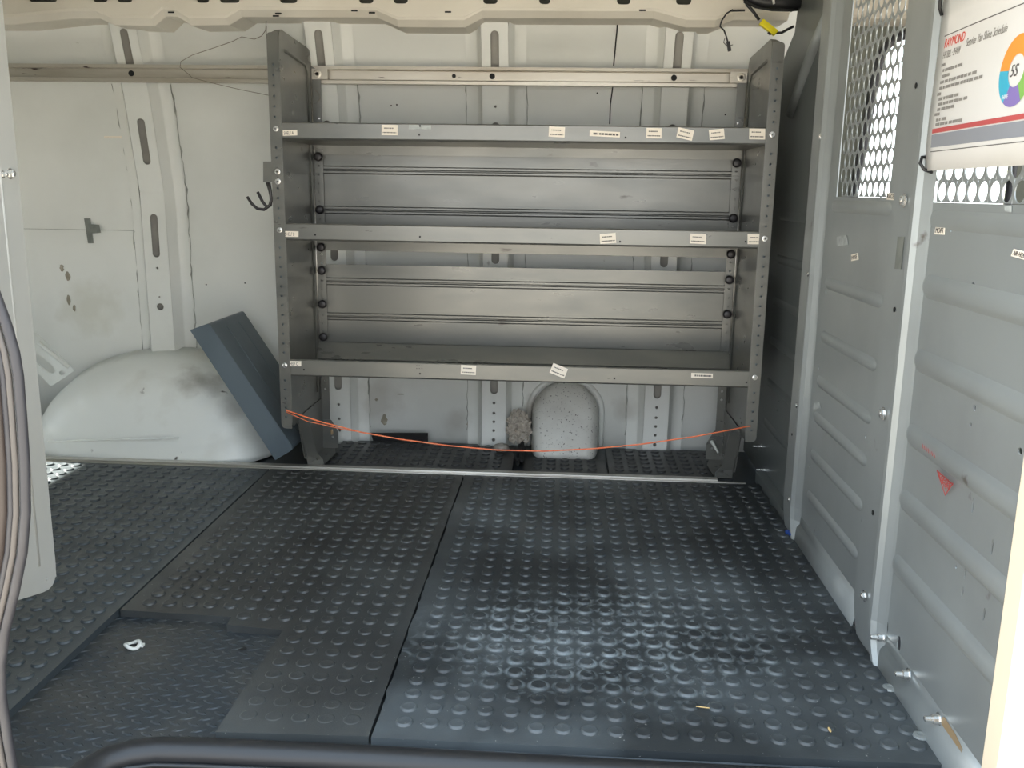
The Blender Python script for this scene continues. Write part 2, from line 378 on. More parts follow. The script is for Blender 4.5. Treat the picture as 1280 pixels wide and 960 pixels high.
# speckled access pocket low on the wall
pk = MB(); pc = at(706, 545, 'y', 2.93).x; HW = .112; HT = .212
def pk_w(z): return HW if z < .098 else HW*math.sqrt(max(0, 1-((z-.098)/(HT-.098))**2))
zz = [-.015+.0115*i for i in range(10)]+[.098+(HT-.098)*math.sin(math.pi/2*i/10) for i in range(1, 11)]
ss = [math.sin(math.pi/2*(-1+i/10)) for i in range(21)]
rows = []
for z in zz:
    d_ = .150*(1-max(0, z)/HT)**.75
    for s_ in ss: rows.append(Vector((pc+s_*pk_w(z), skin_y(z)-.006-(d_+.006)*(1-abs(s_)**9)**.55, z)))
pk.add(rows, [(j_*21+k, j_*21+k+1, (j_+1)*21+k+1, (j_+1)*21+k) for j_ in range(len(zz)-1) for k in range(20)], True)
outl = [(HW, -.015), (HW, .05)]+[(HW*math.cos(math.pi*i/28), .098+(HT-.098)*math.sin(math.pi*i/28)) for i in range(29)]+[(-HW, .05), (-HW, -.015)]
build('access_pocket', pk, 'pocket', wall, fixn=False)
rim = [(pc+a*1.09, skin_y(b)-.004, b+ (.010 if b > .05 else 0)) for a, b in outl]
build('pocket_rim', MB().tube(rim, .0095, 10), 'white', wall)

# wheel arch
wa = MB(); A0 = -1.285
rows = []; na, nr = 48, 16
for i in range(nr+1):
    r = i/nr
    for k in range(na+1):
        a = math.pi*k/na; cx = math.cos(a); aw = .405 if cx > 0 else .47
        x_ = A0 + aw*cx*r; z = .305*(max(0, math.sin(a))**.9)*r
        rr = r
        yb = 2.645 + .30*z
        y_ = yb + (2.975-yb)*(rr**9)
        y_ += .011*max(0, math.sin(a*22))**2*math.exp(-((r-.80)/.12)**2)*(1 if z > .05 else .2)
        rows.append(Vector((x_, y_, z-.012)))
n = na+1
wa.add(rows, [(i*n+k, i*n+k+1, (i+1)*n+k+1, (i+1)*n+k) for i in range(nr) for k in range(na)], True)
arch = build('wheel_arch', wa, 'white_dirty', None, fixn=False, loc=(A0, 2.645, -.012)); arch.modifiers.new('s', 'SOLIDIFY').thickness = .004
tag(arch, 'grimy white domed wheel arch bulging from the far wall behind the floor strip', 'wheel arch')
build('weld_lip', MB().tube([at(60, 552, 'y', 2.64), at(223, 547, 'y', 2.64)], .003, 6), 'white_dirty', arch)
# diagonal gusset above the arch
gp = [(30, 414), (46, 416), (94, 463), (64, 483), (44, 462), (28, 452)]
gq = [at(u, v, 'y', 2.90) for u, v in gp]
m = MB().plate(rounded([(q.x, q.z) for q in gq], .01), [[(lambda q: (q.x, q.z))(at(u, v, 'y', 2.90)) for u, v in [(43, 443), (48, 442), (66, 457), (70, 464), (66, 467), (60, 465), (44, 452)]], [(lambda q: (q.x, q.z))(at(78+4*math.cos(a), 466+3*math.sin(a), 'y', 2.90)) for a in [i*math.pi/5 for i in range(10)]]], .003, lambda a, b, c: Vector((a, 2.90+c, b)))
build('gusset', m, 'white_dirty', wall)
build('gusset_ridge', MB().tube([at(48, 428, 'y', 2.895), at(86, 459, 'y', 2.895)], .007, 8), 'white', wall)
b1, b2 = at(33, 480, 'y', 2.93), at(62, 484, 'y', 2.93)
# T of tape, faint label on the skin
def skin_quad(us, off=.002):
    r = []
    for u, v in us:
        q = at(u, v, 'y', 2.98); q = at(u, v, 'y', skin_y(q.z)-.004-off); r.append(q)
    return r
tp = thing('duct_tape', skin_quad([(115, 290)])[0], 'grey duct tape stuck in a sideways T over the left wall seam', 'tape')
build('tape_strip', MB().quadprism(skin_quad([(105, 273), (113, 273), (117, 304), (110, 304)]), (0, .0006, 0)), 'tape', tp)
build('tape_strip', MB().quadprism(skin_quad([(112, 280), (124, 281), (126, 291), (113, 292)], .003), (0, .0006, 0)), 'tape', tp)
def bars(fn, w_, h_, rows_, m='ink', parent=None, seed=0):
    """lines of tiny unreadable print, as broken bars"""
    R = random.Random(seed); mb = MB()
    for (b0, a0, a1, hh) in rows_:
        a = a0
        while a < a1:
            l = min(R.uniform(.035, .12), a1-a); q = [fn(a*w_, b0*h_, 0), fn((a+l)*w_, b0*h_, 0), fn((a+l)*w_, (b0+hh)*h_, 0), fn(a*w_, (b0+hh)*h_, 0)]
            mb.add(q+[fn(p_[0], p_[1], .0002) for p_ in ((a*w_, b0*h_), ((a+l)*w_, b0*h_), ((a+l)*w_, (b0+hh)*h_), (a*w_, (b0+hh)*h_))], [(0, 1, 2, 3), (4, 5, 6, 7), (0, 1, 5, 4), (1, 2, 6, 5), (2, 3, 7, 6), (3, 0, 4, 7)])
            a += l+R.uniform(.012, .03)
    return build('print', mb, m, parent, fixn=False)
q = skin_quad([(130, 173), (155, 173), (155, 170), (130, 170)])
sk = tag(build('wall_sticker', MB().quadprism(q, (0, .0006, 0)), 'paper', loc=q[0]), 'thin white printed label on the bare wall left of the first rib', 'sticker')
_o = q[0]
bars(lambda a, b, c: Vector((_o.x+a, _o.y-.0004-c, _o.z+b)), .068, .008, [(.3, .05, .95, .4)], 'ink', sk, 5)

# cant rail under the roof
cm = MB()
zb_tab = [(-2.6, 1.298), (-1.62, 1.298), (-1.44, 1.316), (-1.36, 1.316), (-1.32, 1.299), (-1.20, 1.296), (-1.165, 1.322), (-1.13, 1.322), (-1.09, 1.298), (-.98, 1.300), (-.94, 1.322), (-.55, 1.322), (-.49, 1.297), (-.30, 1.297), (-.25, 1.322), (.23, 1.323), (.32, 1.300), (.40, 1.300), (.45, 1.32), (1.4, 1.32)]
xs = sorted(set([-2.6+.04*i for i in range(101)]+[a for a, b in zb_tab]))
front = [(x, lerp_tab(zb_tab, x)+.008) for x in xs if x <= .62]
hol = []
for u0, u1 in ((37, 72), (117, 135), (147, 166), (246, 262), (275, 300), (350, 372), (449, 467), (492, 510), (604, 622), (674, 688), (771, 788), (845, 864)):
    a, b = at(u0, 3, 'y', 2.70).x, at(u1, 3, 'y', 2.70).x
    c = (a+b)/2; hw = (b-a)/2
    hol.append(rounded([(c-hw, 1.340), (c+hw, 1.340), (c+hw, 1.380), (c-hw, 1.380)], .011))
cm.plate([(.62, 1.46)]+[(-2.6, 1.46)]+front, hol, .003, lambda a, b, c: Vector((a, 2.70+c, b)))
prof = [(0, 0, .008), (.003, 0, 0), (.022, -.006, -.016), (.028, -.006, -.017), (.16, 0, -.012)]
for x0, x1 in zip(xs, xs[1:]):
    if x1 > .62: break
    for p, q in zip(prof, prof[1:]):
        z0, z1 = lerp_tab(zb_tab, x0), lerp_tab(zb_tab, x1)
        cm.add([(x0, 2.70+p[0], z0+p[2]+.001), (x1, 2.70+p[0], z1+p[2]+.001), (x1, 2.70+q[0], z1+q[2]+.001), (x0, 2.70+q[0], z0+q[2]+.001)], [(0, 1, 2, 3)], True)
struct('trim_1', cm, 'cant', fixn=False)
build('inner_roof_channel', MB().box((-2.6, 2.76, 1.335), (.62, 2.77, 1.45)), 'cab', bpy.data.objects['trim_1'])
for (u, v) in ((214, 15.5), (443, 13.5), (465, 16), (560, 15), (345, 20), (395-47, 17), (803, 13)):
    c = at(u, v, 'y', 2.699); build('slot_mark', MB().box((c.x-.009, 2.6975, c.z-.002), (c.x+.009, 2.6985, c.z+.002)), 'dark', bpy.data.objects['trim_1'])

struct('ceiling', MB().box((-2.6, 1.05, 1.44), (2.2, 3.1, 1.47)), 'white')
# rear end of the body with its door glass opening (the sun comes through it)
rw = MB(); X0, X1 = -2.62, -2.58
WY0, WY1, WZ0, WZ1 = 2.215, 2.725, .34, .862
rw.box((X0, 1.05, -.06), (X1, WY0, WZ1)); rw.box((X0, WY1, -.06), (X1, 3.05, 1.45)); rw.box((X0, WY0, -.06), (X1, WY1, WZ0)); rw.box((X0, 1.05, WZ1), (X1, WY1, 1.45))
struct('wall_left', rw, 'white')
# near side of the body round the door opening
nw = MB(); nw.box((-2.6, 1.10, -.06), (-1.02, 1.14, 1.45)); nw.box((-1.02, 1.10, 1.24), (.66, 1.14, 1.45))
struct('wall_front', nw, 'white')

# aluminium edge strip across the floor
sp = MB().box((-2.5, 2.596, -.0170), (at(930, 600, 'z', 0).x, 2.609, -.0010)); sp.box((-2.5, 2.6085, -.017), (.47, 2.634, .0035))
tag(build('floor_edge_strip', sp, 'alu', loc=(0, 2.62, 0), bevel=.001), 'bright aluminium edging strip across the floor between front and back mats', 'edging strip')

# ---------------------------------------------------------------- rubber mats
PIT_ = .0422; ZB = -.0030
def studs(mb, inside, x0, x1, y0, y1, worn=None, seed=1):
    R = random.Random(seed)
    i0 = math.floor((x0+.0255)/PIT_)-1; x = -.0255+i0*PIT_
    while x < x1:
        y = 1.3005 + PIT_*math.floor((y0-1.3005)/PIT_)
        while y < y1:
            if inside(x, y):
                k = 1. if worn is None else worn(x, y)
                h = .0042*k; r = .0142; sg = 14
                vs = []
                for (rr, hh) in ((r*1.04, ZB-.0002), (r*.97, ZB+h*.45), (r*.90, ZB+h*.88), (r*.82, ZB+h), (r*.66, ZB+h*.86)):
                    for q in range(sg):
                        a = 2*math.pi*q/sg; vs.append((x+rr*math.cos(a), y+rr*math.sin(a), hh))
                fs = [(i*sg+q, i*sg+(q+1) % sg, (i+1)*sg+(q+1) % sg, (i+1)*sg+q) for i in range(4) for q in range(sg)]+[tuple(4*sg+q for q in range(sg))]
                mb.add(vs, fs, True)
            y += PIT_
        x += PIT_
def slab(mb, poly, zt=ZB, zb=-.0174):
    mb.quadprism([(x, y, zb) for x, y in poly], (0, 0, zt-zb))
# A: the big front mat, its left edge torn
RA = random.Random(5)
le = [(-.281+RA.uniform(-.0022, .0022), 1.255+i*(1.345/60)) for i in range(61)]
re_ = [(.588+.004*math.sin(i*1.9)+RA.uniform(-.002, .002), 2.60-i*(1.345/45)) for i in range(46)]
a = MB(); slab(a, le+re_)
studs(a, lambda x, y: -.262 < x < .574 and 1.285 < y < 2.605, -.3, .6, 1.28, 2.6)
tag(build('rubber_mat', a, 'matA', loc=(.15, 1.9, -.0174), fixn=False), 'largest studded black rubber mat in front, with a dried white spill', 'floor mat', 'studded rubber floor mats')
# B: middle mat with the cut-out corner
pB = [(-.285, 1.258), (-.285, 2.60), (-.871, 2.60), (-.871, 1.644), (-.640, 1.634), (-.637, 1.600), (-.522, 1.590), (-.525, 1.250)]
b = MB(); slab(b, pB)
def inB(x, y):
    if not (x < -.301 and x > -.858 and y < 2.605): return False
    if x > -.512: return y > 1.275
    if x > -.63: return y > 1.612
    return y > 1.655
studs(b, inB, -.9, -.28, 1.25, 2.6, lambda x, y: .25+.75*min(1, max(0, (y-1.35)/.30)) if x > -.56 else 1.)
tag(build('rubber_mat', b, 'matB', loc=(-.58, 1.9, -.0174), fixn=False), 'middle studded black rubber mat with a stepped corner cut out', 'floor mat', 'studded rubber floor mats')
# C: rear mat
c = MB(); slab(c, [(-.876, 1.27), (-.876, 2.60), (-2.5, 2.60), (-2.5, 1.27)])
studs(c, lambda x, y: x < -.888 and x > -2.1 and y > 1.29, -2.1, -.88, 1.27, 2.605)
tag(build('rubber_mat', c, 'matC', loc=(-1.6, 1.9, -.0174), fixn=False), 'grey-black studded rubber mat on the left, beside the bare liner patch', 'floor mat', 'studded rubber floor mats')
# behind the strip: three pieces under the shelving
def back_mat(x0, x1, y0, yb, label, amp=.006, seed=2, rot=0.):
    R = random.Random(seed); n = max(4, int((x1-x0)/.03)); top = [(x1-(x1-x0)*i/n, (yb(x1-(x1-x0)*i/n) if callable(yb) else yb)+R.uniform(-amp, amp)) for i in range(n+1)]
    mb = MB(); slab(mb, [(x0, y0), (x1, y0)]+top)
    f_ = (yb if callable(yb) else (lambda x: yb))
    studs(mb, lambda x, y: x0+.014 < x < x1-.014 and y0+.014 < y < f_(x)-.016, x0, x1, y0, 3.0)
    tag(build('rubber_mat', mb, 'matD', loc=((x0+x1)/2, y0+.1, -.0174), fixn=False), label, 'floor mat', 'studded rubber floor mats')
PX0, PX1 = pc-.13, pc+.13
back_mat(-.73, PX0-.03, 2.637, lambda x: 2.925, 'black rubber mat strip under the shelving, left of the wall pocket', seed=8)
back_mat(PX0+.004, PX1-.002, 2.637, 2.80, 'small black rubber mat piece directly in front of the speckled wall pocket', .004, seed=4)
back_mat(PX1+.006, .52, 2.637, lambda x: 2.925+.02*(x-.14), 'black rubber mat strip under the shelving, right of the wall pocket', .004, seed=6)

# black tape and rubbish by the back wall
q = [at(u, v, 'z', .012) for u, v in ((465, 542), (533, 541), (536, 547), (468, 548))]
tag(build('black_tape', MB().quadprism([at(464, 541, 'y', 2.935), at(535, 541, 'y', 2.935), at(535, 548, 'y', 2.915), at(466, 547, 'y', 2.915)], (0, .003, -.012)), 'blacktape', loc=at(500, 545, 'y', 2.925)), 'flat strip of black tape at the foot of the back wall', 'tape')
def blob(c, rx, ry, rz, seed, amp=.25, n=14, m=18):
    R = random.Random(seed); ph = [R.uniform(0, 6.28) for _ in range(6)]; vs = []; c = Vector(c)
    for i in range(n+1):
        th = math.pi*i/n
        for k in range(m):
            a = 2*math.pi*k/m
            d = 1+amp*(math.sin(3*a+ph[0]+2*th)*.4+math.sin(5*a+ph[1]-3*th)*.35+math.sin(7*th+ph[2])*.3)*math.sin(th)
            vs.append(c+Vector((rx*d*math.sin(th)*math.cos(a), ry*d*math.sin(th)*math.sin(a), rz*d*math.cos(th))))
    fs = [(i*m+k, i*m+(k+1) % m, (i+1)*m+(k+1) % m, (i+1)*m+k) for i in range(n) for k in range(m)]
    return MB().add(vs, fs, True)
c0 = at(650, 540, 'y', 2.90)
wr = MB(); RW = random.Random(11); nx_, nz_ = 14, 20; grid = []
for k in range(nz_+1):
    for i in range(nx_+1):
        a, b_ = i/nx_, k/nz_
        wd = .030+.018*math.sin(b_*3.0)+.004*math.sin(b_*19)
        grid.append((c0.x-.004+(a-.5)*2*wd*.85+RW.uniform(-.003, .003), 2.925+RW.uniform(-.011, .006)-.012*(1-b_), .012+.115*b_*(1-.25*abs(a-.35))+RW.uniform(-.004, .004)))
wr.add(grid, [(k*(nx_+1)+i, k*(nx_+1)+i+1, (k+1)*(nx_+1)+i+1, (k+1)*(nx_+1)+i) for k in range(nz_) for i in range(nx_)])
tag(build('plastic_wrap', wr, 'crumple', loc=(c0.x, 2.92, 0), solid=.0015, fixn=False), 'crumpled dusty clear plastic bunched left of the wall pocket', 'plastic wrap')
c1 = at(627, 555, 'y', 2.85)
tag(build('plastic_lump', blob((c1.x, 2.85, .013), .026, .018, .015, 9, .12), 'lump', loc=(c1.x, 2.85, 0)), 'small rounded grey plastic lump lying at the back edge of the mat', 'chunk')  # small rounded grey lump, shaped as a rough blob
c2 = at(650, 572, 'z', .003)
tag(build('black_rag', blob((c2.x-.002, 2.80, .012), .016, .085, .016, 13, .7, 16, 24), 'dark', loc=(c2.x, 2.79, 0)), 'shredded black rubber scrap in the gap left of the wall pocket', 'scrap')

# ---------------------------------------------------------------- cargo rail along the wall
ry = 2.825
pr = [(.012, 1.1375), (0, 1.1385), (0, 1.1475), (-.002, 1.1485), (.010, 1.1500), (.010, 1.1760), (-.002, 1.1775), (0, 1.1790), (0, 1.1875), (.012, 1.1885)]
RX1 = .545
rail = thing('cargo_rail', (-1., ry, 1.163), 'long steel cargo rail bolted across the upper wall behind the shelving', 'rail')
mb = MB().strip(pr, lambda p, x: Vector((x, ry+p[0], p[1])), [-2.5, -1., RX1], False)
build('track', mb, 'galv', rail, solid=.0022, fixn=False)
for xr in RIBX:
    build('screw_hole', MB().cyl((xr+.004 if xr < -1 else xr-.008, ry+.006, 1.163), (0, 1, 0), [(0, .0085), (.003, .0085)], 14), 'dark', rail)
for u in (567, ):
    c = at(u, 91, 'y', ry); build('screw_hole', MB().cyl((c.x, ry+.0065, 1.163), (0, 1, 0), [(0, .006), (.003, .006)], 12), 'dark', rail)
build('backing', MB().box((-2.5, ry+.016, 1.140), (RX1, ry+.022, 1.186)), 'galv', rail)

# ---------------------------------------------------------------- shelving unit
YF, YB = 2.505, 2.815
SH = thing('shelving_unit', (-.12, 2.66, 0), 'large grey steel three-tier shelving unit with printed labels, against the far wall', 'shelving unit')
WL, WR = -.772, .519      # web planes
def upright(xw, sg, ztop):
    # sg = -1: flange turned left (left end), +1: right
    e = build_e = MB()
    o = rounded([(YF, .150), (YF, ztop), (YB-.01, ztop-.012), (YB, ztop-.05), (YB, .02), (YB-.235+.04, .02), (YF+.055, .16)], [.03, .034, .035, .02, 0, .02, .05])
    e.plate(o, [], .003, lambda a, b, c: Vector((xw+c, a, b)))
    up = build('end_panel', e, 'shelf', SH)
    # front flange with hole row, running over the top
    fx0, fx1 = sorted((xw, xw+sg*.031))
    holes = []; z = .185
    while z < 1.17:
        if all(abs(z-q) > .026 for q in (.335, .715, .985)): holes.append(circle((fx0+fx1)/2, z, .0033, 10))
        z += .0268
    lo = .150
    outl_ = rounded([(fx0, lo), (fx1, lo), (fx1, ztop-.012), (fx0, ztop-.012)], [.002, .018, .012, .002] if sg > 0 else [.018, .002, .002, .012])
    fl = MB().plate(outl_, holes, .0022, lambda a, b, c: Vector((a, YF-.001+c, b)))
    build('front_flange', fl, 'shelf', up)
    bk = MB().plate([(fx0+.004, .16), (fx1-.004, .16), (fx1-.004, ztop-.03), (fx0+.004, ztop-.03)], [], .001, lambda a, b, c: Vector((a, YF+.010+c, b)))
    build('flange_return', bk, 'tray', up)
    # rounded roll along front edge and over the top
    rim_ = [(YF, .17), (YF, ztop-.034), (YF+.004, ztop-.018), (YF+.014, ztop-.005), (YF+.03, ztop-.001), (YB-.045, ztop-.010), (YB-.02, ztop-.016), (YB-.008, ztop-.032), (YB, ztop-.06)]
    build('top_rim', MB().strip([0, .4, .7, .88, 1], lambda p, q: Vector((xw+sg*.031*p, q[0]+.004*p**3, q[1]-.013*p**3)), rim_[1:], True), 'shelf', up, solid=.0022, fixn=False)
    # inward-turned back flange carrying the holes
    s2 = -sg
    bx0, bx1 = sorted((xw, xw+s2*.030)); holes = []; z = .20
    while z < 1.0:
        holes.append(circle((bx0+bx1)/2+s2*.002, z, .0040, 10)); z += .0268
    bf = MB().plate([(bx0, .012), (bx1, .012), (bx1, ztop-.075), (bx0, ztop-.055)] if s2 > 0 else [(bx0, .012), (bx1, .012), (bx1, ztop-.055), (bx0, ztop-.075)], holes, .0022, lambda a, b, c: Vector((a, YB-.001+c, b)))
    build('back_flange', bf, 'shelf', up)
    build('edge_bead', MB().tube([(xw+s2*.002, YB-.006, .05), (xw+s2*.002, YB-.006, ztop-.07)], .0022, 6), 'alu', up)
    # embossed panel line near the rim
    em = [(YB-.045, .20), (YB-.045, ztop-.085), (YB-.07, ztop-.062), (YF+.045, ztop-.052)]
    build('pressed_ridge', MB().tube([(xw+s2*.0015, a, b) for a, b in em], .004, 8), 'shelf', up)
    # mounting foot
    ft = MB()
    fy = 2.575
    pts = rounded([(0, .165), (.034, .165), (.040, .04), (.055, .02), (.055, .0), (.006, .0), (.006, .03)], [.012, .012, .004, .006, 0, 0, 0])
    sx0 = xw+(0.004 if s2 > 0 else -.004)
    def ff(a, b, c):
        yy = lerp_tab([(0, 2.637), (.02, 2.634), (.13, 2.580), (.17, 2.560)], b)
        return Vector((sx0+s2*(a-.006), yy+c, b))
    ft.plate([(a, b) for a, b in pts], [circle(.036, .022, .004)], .0025, ff)
    ft.plate([(2.637, 0), (YB, 0), (YB, .17), (2.562, .17), (2.585, .12)], [], .0025, lambda a, b, c: Vector((sx0+c, a, b)))
    ft.plate([(0, 2.636), (.050, 2.636), (.056, YB-.06), (.040, YB), (0, YB)], [circle(.03, 2.66, .004), circle(.03, 2.74, .005)], .0025, lambda a, b, c: Vector((sx0+s2*a, b, .0035+c)))
    bp_ = rounded([(0, .10), (.030, .10), (.052, .06), (.052, .006), (0, .006)], [0, .004, .008, .006, 0])
    ft.plate(bp_, [circle(.034, .042, .0045)], .0025, lambda a, b, c: Vector((sx0+s2*a, YB-.004+c, b)))
    build('mounting_foot', ft, 'shelf', up)
    # wall clip to the rail
    k = MB().box((xw+s2*.004, YB-.006, 1.148), (xw+s2*.052, YB-.002, 1.178))
    build('wall_clip', k, 'galv', up)
    build('bolt', MB().cyl((xw+s2*.020, YB-.006, 1.163), (0, -1, 0), [(0, .0125), (.002, .0125), (.003, .009), (.003, .0055), (-.001, .005)], 16), 'galv', up, label='large round steel clip bolt')
    return up
UL = upright(WL, -1, 1.243); UR = upright(WR, 1, 1.226)
for up_, xw, s2 in ((UL, WL, 1), (UR, WR, -1)):
    build('rivet', MB().cyl((xw+s2*.022, YB-.002, 1.035), (0, -1, 0), [(0, .004), (.0015, .003)], 10), 'zinc', up_)
def bolt_geo(mb, c, ax, r=.006, l=.004, washer=True):
    c = Vector(c); ax = Vector(ax).normalized()
    if washer: mb.cyl(c, ax, [(0, r*1.45), (.0012, r*1.45), (.0014, r*1.3)], 16)
    mb.cyl(c+ax*.001, ax, [(0, r), (l*.8, r), (l, r*.8)], 6)
    mb.cyl(c+ax*l, ax, [(0, r*.5), (l*.25, r*.45)], 10)
    return mb
def shelf(zt, zbm, zfloor, back, labelz=None):
    x0, x1 = WL+.002, WR-.002
    s_ = MB(); t = .0018
    prof = [(YF+.012, zt-.0045), (YF+.003, zt-.0015), (YF+.0005, zt-.004), (YF+.0005, zbm+.005), (YF+.004, zbm+.001), (YF+.012, zbm), (YB-.020, zfloor), (YB-.006 if back[0][1] < zfloor else YB-.030, zfloor)] + back
    s_.strip(prof, lambda p, x: Vector((x, p[0], p[1])), [x0, x1], False)
    o = build('shelf', s_, 'shelf', SH, solid=t, fixn=False)
    return o
S1 = shelf(1.0035, .9575, .9575, [(YB-.004, .930)])
S2 = shelf(.735, .6875, .6870, [(YB-.004, .642)])
S3 = shelf(.3535, .3045, .3050, [(YB-.004, .352), (YB-.001, .353)])
for s_, zc in ((S1, .985), (S2, .715), (S3, .335)):
    for up_, u in ((UL, None), (UR, None)):
        xw = WL-.015 if up_ is UL else WR+.015
        build('bolt', bolt_geo(MB(), (xw, YF-.002, zc), (0, -1, 0), .0052), 'zinc', up_)
for zc in (.872, .846):
    build('bolt', bolt_geo(MB(), (WL-.015, YF-.002, zc), (0, -1, 0), .0055), 'zinc', UL)
for (u, v, s_) in ((525, 296, S2), (525, 157.5, S1), (524, 168.5, S1), (394, 293.5, S2), (775, 302, S2), (932, 302, S2), (380, 462, S3), (525, 467, S3), (768, 473, S3), (933, 478, S3), (848-66, 172, S1)):
    c = at(u, v, 'y', YF); build('punched_hole', MB().cyl((c.x, YF-.001, c.z), (0, 1, 0), [(0, .0027), (.0008, .0027)], 10), 'dark', s_)
mbh = MB()
for i in range(3):
    for k in range(2): c = at(521+i*3.2, 457+k*3.6, 'y', YF); mbh.cyl((c.x, YF-.001, c.z), (0, 1, 0), [(0, .0013), (.0008, .0013)], 8)
build('punched_hole', mbh, 'dark', S3)
# dark ends: thin gusset lines under shelf one
# back panels with pressed double ribs
def back_panel(z0, z1, ribs):
    pr_ = [(0, z0)]; pr2 = []
    for zr in sorted(ribs):
        pr_ += [(0, zr-.012), (-.004, zr-.008), (-.004, zr-.004), (.001, zr-.001), (.001, zr+.001), (-.004, zr+.004), (-.004, zr+.009), (0, zr+.012)]
    pr_ += [(0, z1)]
    mb = MB().strip(pr_, lambda p, x: Vector((x, YB+.006+p[0], p[1])), [WL+.004, WR-.004], False)
    return build('back_panel', mb, 'shelf', SH, solid=.0016, fixn=False)
back_panel(.690, .955, [.885, .765])
back_panel(.300, .598, [.545, .435])
# black plastic knobs on the back flanges
def knob(c, par):
    mb = MB().cyl(c, (0, -1, 0), [(0, .0075), (.006, .0075), (.007, .0125), (.012, .0135), (.017, .0125), (.019, .009), (.0195, .003)], 20, True)
    build('knob', mb, 'knob', par)
for u, v in ((397, 196), (398, 262), (400, 309), (401, 338), (402, 380), (403, 421)):
    c = at(u, v, 'y', YB-.01); knob((WL+.0185, YB-.002, c.z), UL)
for u, v in ((930, 204), (924, 273), (921, 318), (920, 350), (917, 393)):
    c = at(u, v, 'y', YB-.01); knob((WR-.0185, YB-.002, c.z), UR)

# labels on the shelf lips
def shelf_label(us, par, rows_, seed, txt=None):
    q = [at(u, v, 'y', YF-.0012) for u, v in us]   # TL, TR, BR, BL
    st = build('label_sticker', MB().quadprism(q, (0, .0007, 0)), 'paper', par)
    bl = q[3]; ex = (q[2]-q[3]); ey = (q[0]-q[3]); w_, h_ = ex.length, ey.length; ex.normalize(); ey.normalize()
    fn = lambda a, b, c: bl+ex*a+ey*b+Vector((0, -.0003-c, 0))
    if txt:
        mb = MB().text(txt, h_*.86, lambda a, b, c: fn(a+w_*.07, b+h_*.18, c), .0001, sxy=.72*w_/(h_*.6*len(txt)*.78))
        build('print', mb, 'inkd', st, fixn=False)
    else: bars(fn, w_, h_, rows_, 'ink', st, seed)
two = [(.62, .15, .75, .10), (.20, .08, .92, .10)]
def rect(cx, cy, w_, h_, a=0):
    a = math.radians(a); c, s_ = math.cos(a), math.sin(a)
    return [(cx+x*c-y*s_, cy+x*s_+y*c) for x, y in ((-w_/2, -h_/2), (w_/2, -h_/2), (w_/2, h_/2), (-w_/2, h_/2))]
shelf_label(rect(362.5, 166, 18, 7, -2), S1, None, 1, 'SHELF A')
shelf_label(rect(364, 292.5, 18, 7, 1), S2, None, 1, 'SHELF B')
shelf_label(rect(368, 454.5, 17, 6.5, 1), S3, None, 1, 'SHELF C')
for i, (cx, cy, w_, h_, a, p) in enumerate([(487, 162.5, 20, 13, 1, S1), (696, 165, 20, 13, 3, S1), (756, 167.5, 38, 7, 3, S1), (817.5, 166.5, 19, 13, 1, S1), (856.5, 167.5, 20, 13, 13, S1), (896, 168, 19, 13, -5, S1), (946.5, 167.5, 20, 13.5, 1, S1),
        (760, 298, 20, 12.5, -4, S2), (872.5, 298.5, 20, 12.5, 3, S2), (943.5, 299, 18, 12.5, 0, S2), (585.5, 462.5, 19, 12, 3, S3), (698.5, 463.5, 20, 13, 22, S3), (877.5, 469.5, 27, 6, 2, S3)]):
    shelf_label(rect(cx, cy, w_, h_, a), p, two if h_ > 8 else [(.3, .12, .95, .35)], 20+i)
q = [at(u, v, 'y', YF-.001) for u, v in rect(525, 159, 28, 5, 1)]
build('worn_patch', MB().quadprism(q, (0, .0006, 0)), 'ghost', S1)

# orange cord slung across the front
cps = [(358, 513, YF-.004), (400, 527, YF-.02), (450, 540, YF-.03), (500, 549, YF-.03), (560, 557, YF-.03), (620, 562.5, YF-.03), (680, 564, YF-.03), (740, 561, YF-.03), (800, 555.5, YF-.03), (870, 545.5, YF-.02), (938, 532.5, YF-.004)]
P = [at(u, v, 'y', y) for u, v, y in cps]; P = [P[0]+Vector((0, .02, .003))]+P+[P[-1]+Vector((0, .02, .003))]
tag(build('cord', MB().tube(P, .0021, 8), 'orange', loc=P[1]), 'thin orange cord sagging across the bottom of the shelving unit', 'cord')
P2 = [at(u, v, 'y', y) for u, v, y in ((358, 515, YF-.006), (385, 527, YF-.014), (400, 530, YF-.02), (430, 537, YF-.022), (465, 542, YF-.026))]
build('loose_strand', MB().tube(P2, .0013, 6), 'orange', bpy.data.objects['cord'])

# double hook on the shelf end
hk = thing('double_hook', (WL-.04, YF+.01, .86), 'small grey metal plate with two dark curved hooks on the left shelf end', 'hook')
pl = [at(u, v, 'y', YF+.003) for u, v in ((329, 202), (347, 202), (347, 227.5), (329, 227.5))]
build('plate', MB().quadprism(pl, (0, .0025, 0)), 'shelf', hk)
for off, us in ((0, [(336, 228), (338, 238), (339, 250), (337, 257), (330, 262), (322, 261), (315, 255), (309, 246)]), (1, [(334, 228), (337, 238), (339.5, 249), (338, 257), (333, 258), (328, 252), (325, 246), (322, 240)])):
    build('hook', MB().tube([at(u, v, 'y', YF-.004-off*-.012) for u, v in us], .0042, 8), 'knob', hk)

